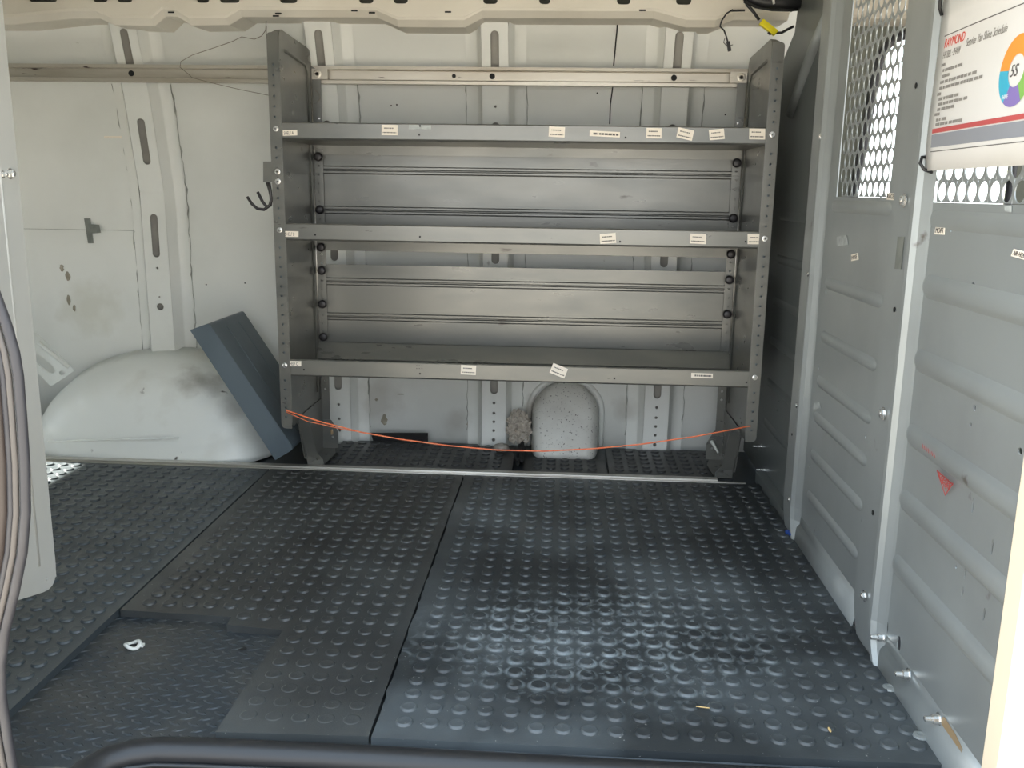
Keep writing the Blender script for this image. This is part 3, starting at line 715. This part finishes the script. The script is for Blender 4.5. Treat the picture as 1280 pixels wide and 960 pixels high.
# grey steel shelf leaning over the wheel arch
TA, TB_, TG, TE = at(238, 413, 'y', 2.56), at(261, 404.5, 'y', 2.56), at(367, 561, 'y', 2.56), at(344, 574.5, 'y', 2.56)
lt = thing('spare_shelf', (TE.x, 2.70, 0), 'loose blue-grey steel shelf leaning on edge against the wheel arch', 'shelf')
p2 = rounded([(p.x, p.z) for p in (TA, TB_, TG, TE)], [.001, .008, .014, .001])
build('front_lip', MB().plate(p2, [], .003, lambda a, b, c: Vector((a, 2.56+c, b))), 'tray', lt, bevel=.001)
D = .285
core = rounded([(p.x, p.z) for p in (TA, TB_, TG, TE)], [.001, .008, .014, .001])
edge = MB(); # top face and bottom end, swept in depth
topf = core[1:]     # TB -> TG -> TE side
edge.strip(topf[:-1], lambda p, y_: Vector((p[0], y_, p[1])), [2.56, 2.57, 2.70, 2.56+D], False)
build('deck', edge, 'tray', lt, solid=.0025, fixn=False)
tdir = Vector((TG.x-TB_.x, 0, TG.z-TB_.z)).normalized(); nrm = Vector((-tdir.z, 0, tdir.x));
if nrm.z < 0: nrm = -nrm
L_ = (Vector((TG.x, 0, TG.z))-Vector((TB_.x, 0, TB_.z))).length
B0 = Vector((TB_.x, 0, TB_.z))
for yy in (2.66, 2.76):
    build('pressed_rib', MB().tube([B0+tdir*(L_*t)+Vector((0, yy, 0))-nrm*.001 for t in (.06, .5, .93)], .004, 8), 'tray', lt)
build('end_cap', MB().quadprism([Vector((TA.x, 2.56, TA.z)), Vector((TB_.x-.002, 2.56, TB_.z-.001)), Vector((TB_.x-.002, 2.56+D, TB_.z-.001)), Vector((TA.x, 2.56+D, TA.z))], tdir*.003), 'tray', lt)
build('back_lip', MB().plate(p2, [], .003, lambda a, b, c: Vector((a, 2.56+D+c, b))), 'tray', lt)

# ---------------------------------------------------------------- partition on the right
PX = .600
PA = thing('cargo_partition', (PX, 1.9, 0), 'tall grey steel cargo partition with perforated windows on the right side', 'partition')
def px3(a, b, c): return Vector((PX+c, a, b))
def perf(y0, y1, z0, z1, p=.0352, r=.0150, seg=16):
    """perforated sheet: staggered round holes, each in its own cell"""
    m = MB(); rh = p*.885; nrow = int((z1-z0)/rh); ncol = int((y1-y0)/p)
    for j_ in range(nrow):
        zc = z0+rh*(j_+.5); off = (p/2 if j_ % 2 else 0)
        for i in range(ncol):
            yc = y0+p*(i+.5)+off
            if yc+p/2 > y1+.0001+p*.5: continue
            vs = []
            for k in range(seg):
                a = 2*math.pi*k/seg; c, s_ = math.cos(a), math.sin(a)
                vs.append((PX, yc+r*c, zc+r*s_*.98))
            for k in range(seg):
                a = 2*math.pi*k/seg; c, s_ = math.cos(a), math.sin(a); q = 1/max(abs(c)/(p/2), abs(s_)/(rh/2))
                vs.append((PX, yc+q*c, zc+q*s_))
            m.add(vs, [(k, (k+1) % seg, seg+(k+1) % seg, seg+k) for k in range(seg)])
    return m, z0+rh*nrow
# bay frames: sheet with window opening, perforated infill
def bay(y0, y1, wy0, wy1, wz0, holes, name, zt=1.42, m='part'):
    op = [(wy0, wz0), (wy1, wz0), (wy1, zt-.06), (wy0, zt-.06)]
    mb = MB().plate([(y0, -.012), (y1, -.012), (y1, zt), (y0, zt)], [op]+holes, .0022, px3)
    o = build('sheet_panel', mb, m, PA)
    return o
def hole(u, v, rw, rh_): 
    c = at(u, v, 'x', PX); return circle(c.y, c.z, rw, 10, rh_)
# near bay
h2 = [hole(1217, 359, .006, .008), hole(1190, 284, .0035, .008), hole(1108, 783, .012, .017), hole(1124, 806, .009, .017)]
for (u, v, a, b) in ((1217, 632, .003, .012), (1241, 684, .003, .012), (1207, 716, .003, .010), (1204, 740, .003, .009), (1231, 768, .003, .010), (1196, 708, .003, .004), (1175, 371, .0022, .003), (1204, 377, .0025, .004), (1235, 384, .003, .005), (1271, 391, .003, .006), (1219, 510, .004, .005), (1214, 531, .004, .004), (1276, 564, .006, .005), (1266, 545-40, .002, .004)):
    h2.append(hole(u, v, a, b))
W2 = (1.14, 1.565)
B2 = bay(1.115, 1.690, W2[0], W2[1], .822, h2, 'near')
mesh2, zt2 = perf(W2[0]-.0, W2[1]-.015, .823, 1.36, .0368, .0155)
build('perforated_window', mesh2, 'part', B2, solid=.0018, fixn=False)
h1 = [hole(1115, 286, .004, .012), hole(1033, 365, .003, .004), hole(1104, 396, .003, .004), hole(1101, 276-30, .002, .003)]
for (u, v, a, b) in ((1072, 442, .002, .004), (1030, 482, .002, .004), (1024, 460, .003, .004), (1094, 502, .003, .004), (1088, 553, .004, .005), (1083, 546, .003, .004), (1089, 575, .003, .004), (1042, 538, .003, .005), (1078, 651, .003, .004), (1010, 537, .004, .006), (1012, 583, .003, .004), (1030, 643+60-60, .003, .003), (1105, 640-220, .002, .002)):
    h1.append(hole(u, v, a, b))
W1 = (1.765, 2.105)
B1 = bay(1.690, 2.235, W1[0], W1[1], .828, h1, 'middle')
mesh1, zt1 = perf(W1[0], W1[1]-.012, .829, 1.36, .0338, .0146)
build('perforated_window', mesh1, 'part', B1, solid=.0018, fixn=False)
# far bay
h0 = [hole(u, v, .003, .004) for u, v in ((966, 502), (964, 513), (980, 515))]
far = [(2.235, -.012), (3.0, -.012), (2.985, .8), (2.93, 1.1), (2.80, 1.22), (2.70, 1.27), (2.66, 1.42), (2.235, 1.42)]
B0_ = build('sheet_panel', MB().plate(far, h0, .0022, lambda a, b, c: Vector((PX+.018+c, a, b))), 'part_shade', PA)
# pressed ribs
def press(o_, y0, y1, z, hgt=.009, out_=.006, x=PX, m='part'):
    n_ = 8; prof = [(-hgt*1.5, 0), (-hgt, -out_*.7), (-hgt*.4, -out_), (hgt*.4, -out_), (hgt, -out_*.7), (hgt*1.5, 0)]
    ts = [0, .02, .05, .95, .98, 1]; sc = [0, .6, 1, 1, .6, 0]
    mb = MB(); vs = []
    for t, s_ in zip(ts, sc):
        for (b, c) in prof: vs.append((x+c*s_-.0012, y0+(y1-y0)*t, z+b*(.4+.6*s_)))
    k = len(prof); mb.add(vs, [(i*k+j_, i*k+j_+1, (i+1)*k+j_+1, (i+1)*k+j_) for i in range(len(ts)-1) for j_ in range(k-1)], True)
    build('pressed_rib', mb, m, o_, fixn=False)
for z in (.687, .563, .434, .317, .197): press(B2, 1.125, 1.558, z, .013, .008)
press(B2, 1.125, 1.56, .795, .010, .004)
for z in (.808, .636, .513, .408, .322, .230, .128): press(B1, 1.745, 2.13, z, .009, .005)
for z in (.772, .650, .527, .410, .285, .16): press(B0_, 2.345, 2.72, z, .008, .004, PX+.018, 'part_shade')
mbd = MB().tube([(PX+.016, 2.66, 1.05), (PX+.014, 2.55, 1.13), (PX+.013, 2.46, 1.19), (PX+.014, 2.35, 1.25)], .016, 10)
build('pressed_brace', mbd, 'part', B0_)
# flanged posts
def post(y0, y1, zt, kind):
    """folded post between bays: flat strip + rolled edge"""
    prof = [(y1, 0), (y1, -.012), (y1-.003, -.0145), (y0+.030, -.0145), (y0+.018, -.022), (y0+.008, -.021), (y0, -.013), (y0-.014, -.004), (y0-.020, -.001)]
    ts = [(0.0, 0), (.03, 0), (.07, 0), (zt, 0)]
    mb = MB(); mb.strip(prof, lambda p, t: Vector((PX+p[1], p[0]+ (-(1-min(1, t[0]/.07))**2*.03), t[0])), [(z, 0) for z in (-.004, .006, .02, .04, .07, .3, .8, zt)], True)
    mb.sm = [False]*len(mb.sm)
    return build('flanged_post', mb, 'part', PA, fixn=False)
P1 = post(2.190, 2.300, 1.42, 1); P2_ = post(1.575, 1.705, 1.42, 2)
# bottom flange lying against the floor
for y0, y1 in ((1.115, 1.60), (1.70, 2.20)):
    mb = MB().strip([(-.002, .06), (-.004, .040), (-.010, .030), (-.016, .002), (-.016, -.010)], lambda p, y_: Vector((PX+p[0]+.002, y_, p[1]-.004)), [y0, (y0+y1)/2, y1], True)
    build('base_flange', mb, 'part', PA, solid=.002, fixn=False)
mb = MB().box((PX-.010, 2.30, -.016), (PX+.016, 2.66, .020)); build('base_flange', mb, 'part_shade', PA)
# black notched edging between mat and partition
mb = MB(); 
for c_ in (at(1158, 918, 'z', .002), at(1115, 858, 'z', .002)):
    build('base_rivet', MB().cyl((PX-.020, c_.y, -.002), (0, 0, 1), [(0, .012), (.003, .011), (.0045, .006), (.0035, .004)], 14), 'part', PA)
# bolts
for u, v, r in ((1028, 170.5, .0075), (1013, 343, .007), (998.5, 507, .0075), (989, 624.5, .007)):
    c = at(u, v, 'x', PX-.016); build('bolt', bolt_geo(MB(), c, (-1, 0, 0), r, .006), 'zinc', P1)
for u, v, r in ((1130.5, 250.5, .0085), (1104.5, 517, .0085), (1081, 744.5, .0075)):
    c = at(u, v, 'x', PX-.016); build('bolt', bolt_geo(MB(), c, (-1, 0, 0), r, .006), 'zinc', P2_)
for u, v in ((1020, 257), (1005.5, 426), (990, 543), (991, 585), (1036, 78)):
    c = at(u, v, 'x', PX-.0155); build('screw_hole', MB().cyl(c, (-1, 0, 0), [(0, .0035), (.0006, .0035)], 10), 'dark', P1)
for u, v in ((1118, 387), (1091, 641), (1145, 107)):
    c = at(u, v, 'x', PX-.0155); build('screw_hole', MB().cyl(c, (-1, 0, 0), [(0, .0048), (.0006, .0048)], 12), 'dark', P2_)
q = [at(u, v, 'x', PX-.0165) for u, v in ((1122, 296), (1130, 296), (1126, 336), (1118, 336))]
build('dark_strip', MB().quadprism(q, (.0005, 0, 0)), 'tape', P2_)
for u, v in ((1098, 797), (1130, 843), (1168, 899)):
    c = at(u+6, v, 'x', PX-.003)
    mb = MB().cyl(c, (-1, 0, 0), [(0, .011), (.0015, .011), (.0018, .0075), (.010, .0075), (.012, .005), (.022, .0045), (.023, .003)], 12)
    build('bolt', mb, 'zinc', B2, label='protruding threaded zinc bolt')
for u, v in ((946, 558), (950, 587.5), (963, 611.5)):
    c = at(u+6, v, 'x', PX+.018)
    mb = MB().cyl(c, (-1, 0, 0), [(0, .008), (.0015, .008), (.0018, .0055), (.012, .0055), (.013, .0035), (.026, .0033)], 10)
    build('bolt', mb, 'zinc', B0_)
# stickers, stamps and smears
def side_quad(us, par, m, off=.003, name='label_sticker'):
    q = [at(u, v, 'x', PX-off) for u, v in us]
    return build(name, MB().quadprism(q, (.0006, 0, 0)), m, par), q
def side_text(q, par, txt, m='inkd', k=.8):
    bl = q[3]; ex = q[2]-q[3]; ey = q[0]-q[3]; w_, h_ = ex.length, ey.length; ex.normalize(); ey.normalize()
    n_ = (ex.cross(ey)).normalized()
    if n_.x > 0: n_ = -n_
    mb = MB().text(txt, h_*.9, lambda a, b, c: bl+ex*(a+w_*.08)+ey*(b+h_*.2)+n_*(.0006+c), .0001, sxy=k*w_/(h_*.9*.66*len(txt)))
    build('print', mb, m, par, fixn=False)
s_, q = side_quad([(1064, 318.5), (1072.5, 316), (1073, 324.5), (1064, 326.5)], B1, 'paper'); side_text(q, s_, 'HOSE')
s_, q = side_quad([(1108.5, 241), (1120, 242), (1119.5, 250.5), (1108, 249.5)], B1, 'paper'); side_text(q, s_, 'RAGS')
s_, q = side_quad([(1169.5, 283), (1181, 284), (1180.5, 293.5), (1168, 293)], B2, 'paper'); side_text(q, s_, 'MOPS')
s_, q = side_quad([(1267, 311), (1288, 316), (1288, 327), (1263.5, 320)], B2, 'paper'); side_text(q, s_, 'AIR HOSE')
side_quad([(1046, 296), (1058, 294), (1060, 306), (1046, 308)], B1, 'ghost', name='label_residue')
side_quad([(1255, 258), (1264, 257), (1264, 265), (1256, 264)], B2, 'ghost', name='label_residue')
side_quad([(1017, 504), (1024, 503), (1026, 511), (1016, 511)], B1, 'ghost', name='label_residue')
# faded red stamp
R = random.Random(4); mb = MB()
def stamp_quad(u0, v0, u1, v1, wd):
    a_, b_ = at(u0, v0, 'x', PX-.0095), at(u1, v1, 'x', PX-.0095); d_ = (b_-a_); nn = Vector((0, -d_.z, d_.y)).normalized()*wd
    mb.quadprism([a_-nn, b_-nn, b_+nn, a_+nn], (.0004, 0, 0))
for i in range(7): u = 1153+i*2.3; v = 557+i*1.9; stamp_quad(u, v-2, u+R.uniform(.5, 2), v+3.5, .0007)
for r_ in range(4):
    for i in range(7-r_):
        u = 1172+i*2.6+r_*1.6; v = 589+i*2.1+r_*4.6
        if u < 1191: stamp_quad(u, v, u+R.uniform(-.5, 2.2), v+4, .0007); stamp_quad(u, v+2, u+2, v+R.uniform(1, 4), .0006)
for (a, b) in (((1171, 588), (1191, 606)), ((1171, 588), (1181, 618)), ((1191, 604), (1181, 619))): stamp_quad(*a, *b, .0009)
build('red_stamp', mb, 'redstamp', B2, fixn=False)
side_quad([(1172, 898), (1180, 896), (1194, 918), (1203, 936), (1202, 945), (1190, 930)], B2, 'rust', .0028, 'rust_smear')

# laminated poster tied over the near window
PO = thing('poster', (PX-.014, 1.36, .88), 'white laminated van cleaning schedule poster tied over the nearest perforated window', 'poster')
px_ = PX-.014
def po(a, b, c=0):  # a = metres from left edge, b = height from bottom
    bulge = .004*math.sin(min(1, a/.42)*math.pi)+.003*math.sin(b*22)
    return Vector((px_-bulge*.6-c, 1.572-a, .872+b))
sheet = MB(); ts = [i*.42/12 for i in range(13)]; bs = [i*.275/6 for i in range(7)]
sheet.strip(bs, lambda b, a: po(a, b), ts, True)
build('sheet', sheet, 'poster', PO, solid=.0006, fixn=False)
def strip_on(a0, a1, b0, b1, m, name='printed_bar', c=.0009):
    mb = MB().strip([b0, b1], lambda b, a: po(a, b, c), [a0+(a1-a0)*i/12 for i in range(13)], True); build(name, mb, m, PO, fixn=False)
strip_on(.022, .40, .058, .065, 'redbar'); strip_on(.022, .40, .036, .056, 'greybar')
strip_on(.022, .40, .0290, .0302, 'ink'); strip_on(.022, .40, .205, .2065, 'ink')
def ptxt(t, a, b, size, m, shear=0., k=1.):
    build('lettering', MB().text(t, size, lambda x, y_, c: po(a+x, b+y_, .0011+c), .0001, shear=shear, sxy=k), m, PO, fixn=False)
ptxt('RAYMOND', .026, .187, .0195, 'red', .2, .80)
ptxt('HEUBEL \u00b7 SHAW', .026, .171, .0150, 'inks', .25, .62)
ptxt('Service Van Shine Schedule', .112, .177, .0165, 'inks', .25, .72)
fn = lambda a, b, c: po(.026+a, .080+b, .0011+c)
bars(fn, .17, .088, [(.90, .0, .10, .05), (.80, .05, .50, .05), (.70, .05, .24, .05), (.60, .03, .82, .05), (.50, .03, .95, .05), (.40, 0, .09, .05), (.31, .05, .50, .05), (.22, .05, .70, .05), (.13, .05, .45, .05), (.05, 0, .12, .05), (-.05, .05, .30, .05), (-.13, .05, .65, .05)], 'inks', PO, 9)
cc = (.287, .122); ro, ri = .046, .021
for a0, a1, m_ in ((40, 175, 'orangep'), (175, 238, 'bluep'), (238, 300, 'purplep'), (300, 360, 'greenp'), (0, 40, 'redbar')):
    mb = MB().strip([ri, ro], lambda r, t: po(cc[0]+r*math.cos(t), cc[1]+r*math.sin(t), .0010), [math.radians(a0+(a1-a0)*i/10) for i in range(11)]); build('ring_segment', mb, m_, PO, fixn=False)
ptxt('5S', cc[0]-.017, cc[1]-.007, .022, 'ink', .2)
ptxt('SHINE', cc[0]-.030, cc[1]-.034, .008, 'poster', .1, .8)
# cable ties
for (a, b), nm in (((.008, .262), 'upper'), ((.006, .012), 'lower')):
    p = po(a, b); pts = [p+Vector((.012, .010, .012)), p+Vector((-.006, .006, .010)), p+Vector((-.010, 0, 0)), p+Vector((-.004, -.004, -.010)), p+Vector((.010, -.002, -.014))]
    if nm == 'upper': pts = [p+Vector((.010, -.012, .012)), p+Vector((-.006, -.010, .010)), p+Vector((-.009, -.004, -.002)), p+Vector((-.006, .002, -.012)), p+Vector((-.001, .004, -.022))]
    tag(build('cable_tie', MB().tube(pts, .0028, 6), 'black', loc=p), 'black cable tie at the %s left corner of the laminated poster' % nm, 'cable tie', 'cable ties holding the poster')

# ---------------------------------------------------------------- cab beyond the partition
cw = MB()
# far side of the cab with window opening
wp = rounded([(.885, .70), (1.40, .70), (1.36, 1.0), (1.20, 1.318), (.92, 1.318)], [.06, .02, .05, .05, .05])
wp = rounded([(.89, .66), (1.385, .66), (1.385, 1.0), (1.30, 1.318), (.955, 1.318)], [.05, .02, .05, .06, .10])
cw.plate([(.64, -.06), (2.2, -.06), (2.2, 1.45), (.64, 1.45)], [wp], .03, lambda a, b, c: Vector((a, 3.02+c, b)))
struct('wall_cab', cw, 'cab')
struct('trim_7', MB().box((.64, 2.86, 1.335), (2.2, 3.0, 1.44)), 'cablight', bevel=.01)
frame = MB().tube([(a, 3.0, b) for a, b in wp], .014, 8, closed=True); fr = struct('window_1', frame, 'seal')
gm = bpy.data.materials.new('window_glass'); gm.use_nodes = True; N = gm.node_tree.nodes; N.clear()
o_ = N.new('ShaderNodeOutputMaterial'); t_ = N.new('ShaderNodeBsdfTransparent'); g_ = N.new('ShaderNodeBsdfGlossy'); x_ = N.new('ShaderNodeMixShader'); fr_ = N.new('ShaderNodeFresnel')
g_.inputs['Roughness'].default_value = .02; t_.inputs[0].default_value = (.92, .95, .94, 1)
gm.node_tree.links.new(fr_.outputs[0], x_.inputs[0]); gm.node_tree.links.new(t_.outputs[0], x_.inputs[1]); gm.node_tree.links.new(g_.outputs[0], x_.inputs[2]); gm.node_tree.links.new(x_.outputs[0], o_.inputs[0])
M['glass'] = gm
build('pane', MB().plate(wp, [], .004, lambda a, b, c: Vector((a, 3.025+c, b))), 'glass', fr)
struct('floor_cab', MB().box((.66, 1.1, -.10), (2.2, 3.0, -.06)), 'seat')
fw = MB().box((2.2, 1.1, -.06), (2.24, 3.05, .62)); fw.box((2.2, 1.1, 1.30), (2.24, 3.05, 1.45)); struct('wall_dash', fw, 'cab')
struct('door_added_unseen', MB().box((.67, 1.04, -.12), (2.2, 1.09, .70)), 'seat', bevel=.01)  # unseen near cab door, added to keep daylight off the cab floor
struct('trim_2', MB().box((.64, 2.90, .10), (2.2, 3.0, .62)), 'seat', bevel=.02)   # door trim below the glass
# headrest & seat back of the driver seat
st = thing('driver_seat', (1.25, 2.15, -.06), 'dark fabric cab seat glimpsed through the perforated partition windows', 'seat')
build('seat_back', MB().box((1.42, 1.75, .10), (1.56, 2.25, .78)), 'seat', st, bevel=.05)
build('cushion', MB().box((1.42, 1.75, -.04), (1.95, 2.25, .12)), 'seat', st, bevel=.04)
build('headrest', MB().box((1.44, 1.90, .82), (1.54, 2.12, .98)), 'seat', st, bevel=.04)
# near side: pillar at the right of the door opening
nb = MB()
q = [at(1262.5, 962, 'x', PX-.004), at(1284, 738, 'x', PX-.004)]
struct('trim_3', MB().box((.565, 1.06, -.10), (.66, 1.108, 1.45)), 'cream', bevel=.006)

# ---------------------------------------------------------------- near left: shelf end panel and door seal
NP = thing('shelf_end_panel', (-.89, 1.40, .15), 'tall pale grey steel shelf end panel standing just inside the door, far left', 'shelving unit')
m = MB().plate(rounded([(1.15, .215), (1.435, .140), (1.435, 1.30), (1.15, 1.30)], [0, .045, 0, 0]), [circle(1.405, .17+.0, .003), circle(1.365, .88, .003)], .003, lambda a, b, c: Vector((-.8705+c, a, b)))
build('web', m, 'pale', NP)
build('rolled_edge', MB().tube([(-.872, 1.388, .20), (-.872, 1.388, 1.30)], .0045, 10), 'pale', NP)
build('front_flange', MB().plate(rounded([(-.905, .18), (-.8705, .16), (-.8705, 1.30), (-.905, 1.30)], [.01, 0, 0, 0]), [], .0025, lambda a, b, c: Vector((a, 1.435+c, b))), 'pale', NP)
for u, v, r in ((12, 217, .006), (3, 218, .004)):
    c = at(u, v, 'x', -.869); build('bolt', bolt_geo(MB(), c, (1, 0, 0), r, .007), 'zinc', NP)
def sweep(pts, offs, y, m, name, par=None, depth=.02):
    return None
sealpts = [(-14, 340), (-2, 372), (10, 405), (20, 440), (25, 470), (29, 520), (33, 580), (34, 640), (30, 690), (20, 740), (8, 790), (3, 830), (4, 870), (11, 920), (20, 970), (30, 1040)]
def offs(d): return [at(u+d, v, 'y', 1.12) for u, v in sealpts]
DS = thing('door_seal', (-.74, 1.12, 0), 'black rubber door seal with wavy outline at the far left edge', 'door seal')
build('rubber_lip', MB().tube(offs(-2), .0068, 10), 'seal', DS)
build('inner_bead', MB().tube([p+Vector((-.0105, -.004, 0)) for p in offs(-2)], .0042, 8), 'sealgrey', DS, label='lighter grey inner bead')
build('mounting_lip', MB().tube([p+Vector((-.0185, -.002, 0)) for p in offs(-2)], .0048, 8), 'seal', DS)
pil = MB(); prof = [-.020, -.032, -.050, -.12]
pp = offs(-2)
pil.strip([(-.021, 0), (-.030, -.010), (-.045, -.014), (-.16, -.014)], lambda p, q: Vector((q.x+p[0], 1.12+p[1], q.z)), pp, True)
struct('trim_4', pil, 'beige', solid=.004, fixn=False)

# ---------------------------------------------------------------- door sill in the foreground
struct('trim_5', MB().box((-.535, 1.236, -.050), (.60, 1.2545, -.0150)), 'edge', bevel=.002)
SG = thing('step_seal', (0, 1.2, -.06), 'thick rounded black rubber edging along the door sill with a curved left end', 'door seal')
sp_ = [(60, 1010), (82, 975), (104, 951), (135, 934), (165, 926), (200, 922), (260, 923.5), (400, 930), (600, 941), (800, 952), (1000, 963), (1200, 974)]
SP = [at(u, v+17, 'z', -.018) for u, v in sp_]
build('rounded_lip', MB().tube(SP, .0215, 20), 'black', SG)
SP2 = [p+Vector((.012 if i < 4 else 0, -.017 if i > 2 else -.006, -.008)) for i, p in enumerate(SP)]
build('inner_lip', MB().tube([p+Vector((0, -.006, 0)) for p in SP2], .004, 12), 'black', SG)
struct('trim_6', MB().box((-.66, .98, -.085), (.60, 1.200, -.034)), 'step', bevel=.006)
# right end of the sill: low grey bracket
# ---------------------------------------------------------------- small things
tr = thing('tie_down_ring', at(166, 806, 'z', -.0174), 'small white plastic tie-down ring on the bare floor liner patch', 'ring')
c = at(166, 806, 'z', -.012)
build('ring', MB().tube([c+Vector((.013*math.cos(a), .012*math.sin(a), .003*math.sin(a*2))) for a in [i*math.pi/8 for i in range(16)]], .0035, 8, closed=True), 'whitep', tr)
build('base', MB().cyl((c.x-.001, c.y, -.0174), (0, 0, 1), [(0, .011), (.002, .011), (.003, .008)], 16), 'dark', tr)
build('tab', MB().box((c.x+.008, c.y-.002, -.016), (c.x+.020, c.y+.008, -.011)), 'whitep', tr, bevel=.001)
bp = at(986, 666, 'z', .004)
bl_ = thing('blue_connector', (bp.x, bp.y, -.003), 'small blue plastic connector lying where mat meets the first partition post', 'connector')
build('body', MB().cyl(bp+Vector((-.004, .012, 0)), (.35, -1, .0), [(0, .003), (.003, .0055), (.013, .006), (.014, .0045), (.018, .0045), (.020, .0058), (.028, .005), (.030, .002)], 12, True), 'blue', bl_)
build('cap', MB().cyl(bp+Vector((-.0055, .018, 0)), (.25, -1, 0), [(0, .004), (.007, .004)], 10), 'black', bl_)
c = at(878, 884, 'z', .002)
tag(build('straw', MB().tube([c+Vector((-.010, .002, 0)), c, c+Vector((.011, -.003, .001))], .0010, 6), 'straw', loc=c), 'short dry straw lying on the front of the large mat', 'straw')
c = at(1037, 912, 'z', .001)
tag(build('seed', blob(c, .0022, .0075, .0012, 2, .1, 8, 10), 'straw', loc=c), 'tiny pale seed husk lying near the right front of the large mat', 'seed')
# white clip by the right foot
c = at(889, 551, 'y', 2.80); d = at(898, 566, 'y', 2.78)
tag(build('plastic_clip', MB().tube([c, c.lerp(d, .5), d], [.006, .0045, .0035], 8), 'whitep', loc=d), 'white plastic clip propped beside the right shelf foot', 'clip')
c = at(414, 541, 'y', 2.80)
tag(build('tan_clip', blob((c.x, 2.812, c.z), .006, .004, .012, 5, .3, 10, 12), 'rust', loc=c), 'small brown clip on the back edge of the left shelf foot', 'clip')

# wiring top right
def Pth(us, y): return [at(u, v, 'y', y) for u, v in us]
WH = thing('wire_connector', at(966, 35, 'y', 2.70), 'bright yellow plug on a black cable hanging by the shelf top right', 'connector')
build('cable', MB().tube(Pth([(928, -6), (934, 6), (942, 15), (949, 25)], 2.66), .0042, 8), 'black', WH)
build('cable', MB().tube(Pth([(970, 41), (977, 41), (984, 37), (992, 33)], 2.66), .0036, 8), 'black', WH)
a_, b_ = at(951, 27, 'y', 2.66), at(970, 42, 'y', 2.66); dv = (b_-a_).normalized(); sv = Vector((dv.z, 0, -dv.x))
def obox(c, d, s_, l, w_, h_):
    y_ = Vector((0, 1, 0)); return MB().quadprism([c-d*l/2-s_*w_/2-y_*h_/2, c+d*l/2-s_*w_/2-y_*h_/2, c+d*l/2+s_*w_/2-y_*h_/2, c-d*l/2+s_*w_/2-y_*h_/2], (0, h_, 0))
mid = (a_+b_)/2
build('housing', obox(mid, dv, sv, (b_-a_).length, .017, .016), 'yellow', WH, bevel=.002)
build('ridge', obox(mid-sv*.001+Vector((0, -.009, 0)), dv, sv, .03, .006, .004), 'yellow', WH, bevel=.001)
build('latch', obox(mid+dv*.012+sv*.010, dv, sv, .010, .005, .008), 'black', WH)
build('latch', obox(mid-dv*.022-sv*.004, dv, sv, .008, .008, .008), 'black', WH)
WC = thing('hanging_plug', at(905, 40, 'y', 2.70), 'thin dark cable ending in a small plug, hanging left of the yellow connector', 'cable')
build('cable', MB().tube(Pth([(916, 12), (908, 17), (902, 26), (900, 33), (905, 38), (908, 46), (910, 54)], 2.67), .0022, 8), 'black', WC)
build('bracket', MB().tube(Pth([(914, 13.5), (931, 13)], 2.685), .0030, 6), 'black', WC)
build('plug', obox(at(911, 58, 'y', 2.67), Vector((.25, 0, -1)).normalized(), Vector((1, 0, .25)).normalized(), .026, .009, .009), 'black', WC, bevel=.001)
build('clip', MB().tube(Pth([(906, 48), (904.5, 53), (909, 58), (916, 56)], 2.668), .0012, 6), 'black', WC)
HB = thing('wiring_loom', at(960, 4, 'y', 2.64), 'thick black taped wiring loom at the roof edge, top right', 'wiring')
build('loom', MB().tube(Pth([(925, -14), (940, -2), (955, 2), (975, 3), (1000, 3)], 2.64), [.010, .014, .017, .018, .018], 12), 'black', HB)
build('cable', MB().tube(Pth([(930, 2), (945, 9), (965, 12.5), (985, 13), (998, 12)], 2.63), .0032, 8), 'dark', HB)
build('cable_clip', MB().tube(Pth([(966, -4), (967.5, 5)], 2.62), .0035, 8), 'whitep', HB)
# thin grey wire top left
tw = Pth([(343, -3), (338, 8), (333, 22), (332, 38), (327, 45), (318, 49), (302, 46), (290, 52), (270, 59), (240, 69), (226, 77), (225, 84), (236, 93), (240, 97), (262, 103), (300, 112), (338, 119.5)], 2.795)
tag(build('thin_wire', MB().tube(tw, .0010, 6), 'wire', loc=tw[0]), 'long thin grey wire looping from the roof over the rail, top left', 'wire')
tw = Pth([(333, 32), (333, 48), (337, 56), (343, 58)], 2.79)
build('wire_branch', MB().tube(tw, .0009, 6), 'wire', bpy.data.objects['thin_wire'])
tag(build('wire_stub', MB().tube(Pth([(394, 112), (399, 118), (400, 124), (396, 128)], 2.81), .0010, 6), 'wire', loc=at(396, 120, 'y', 2.81)), 'short curl of grey wire behind the left shelf end under the rail', 'wire')
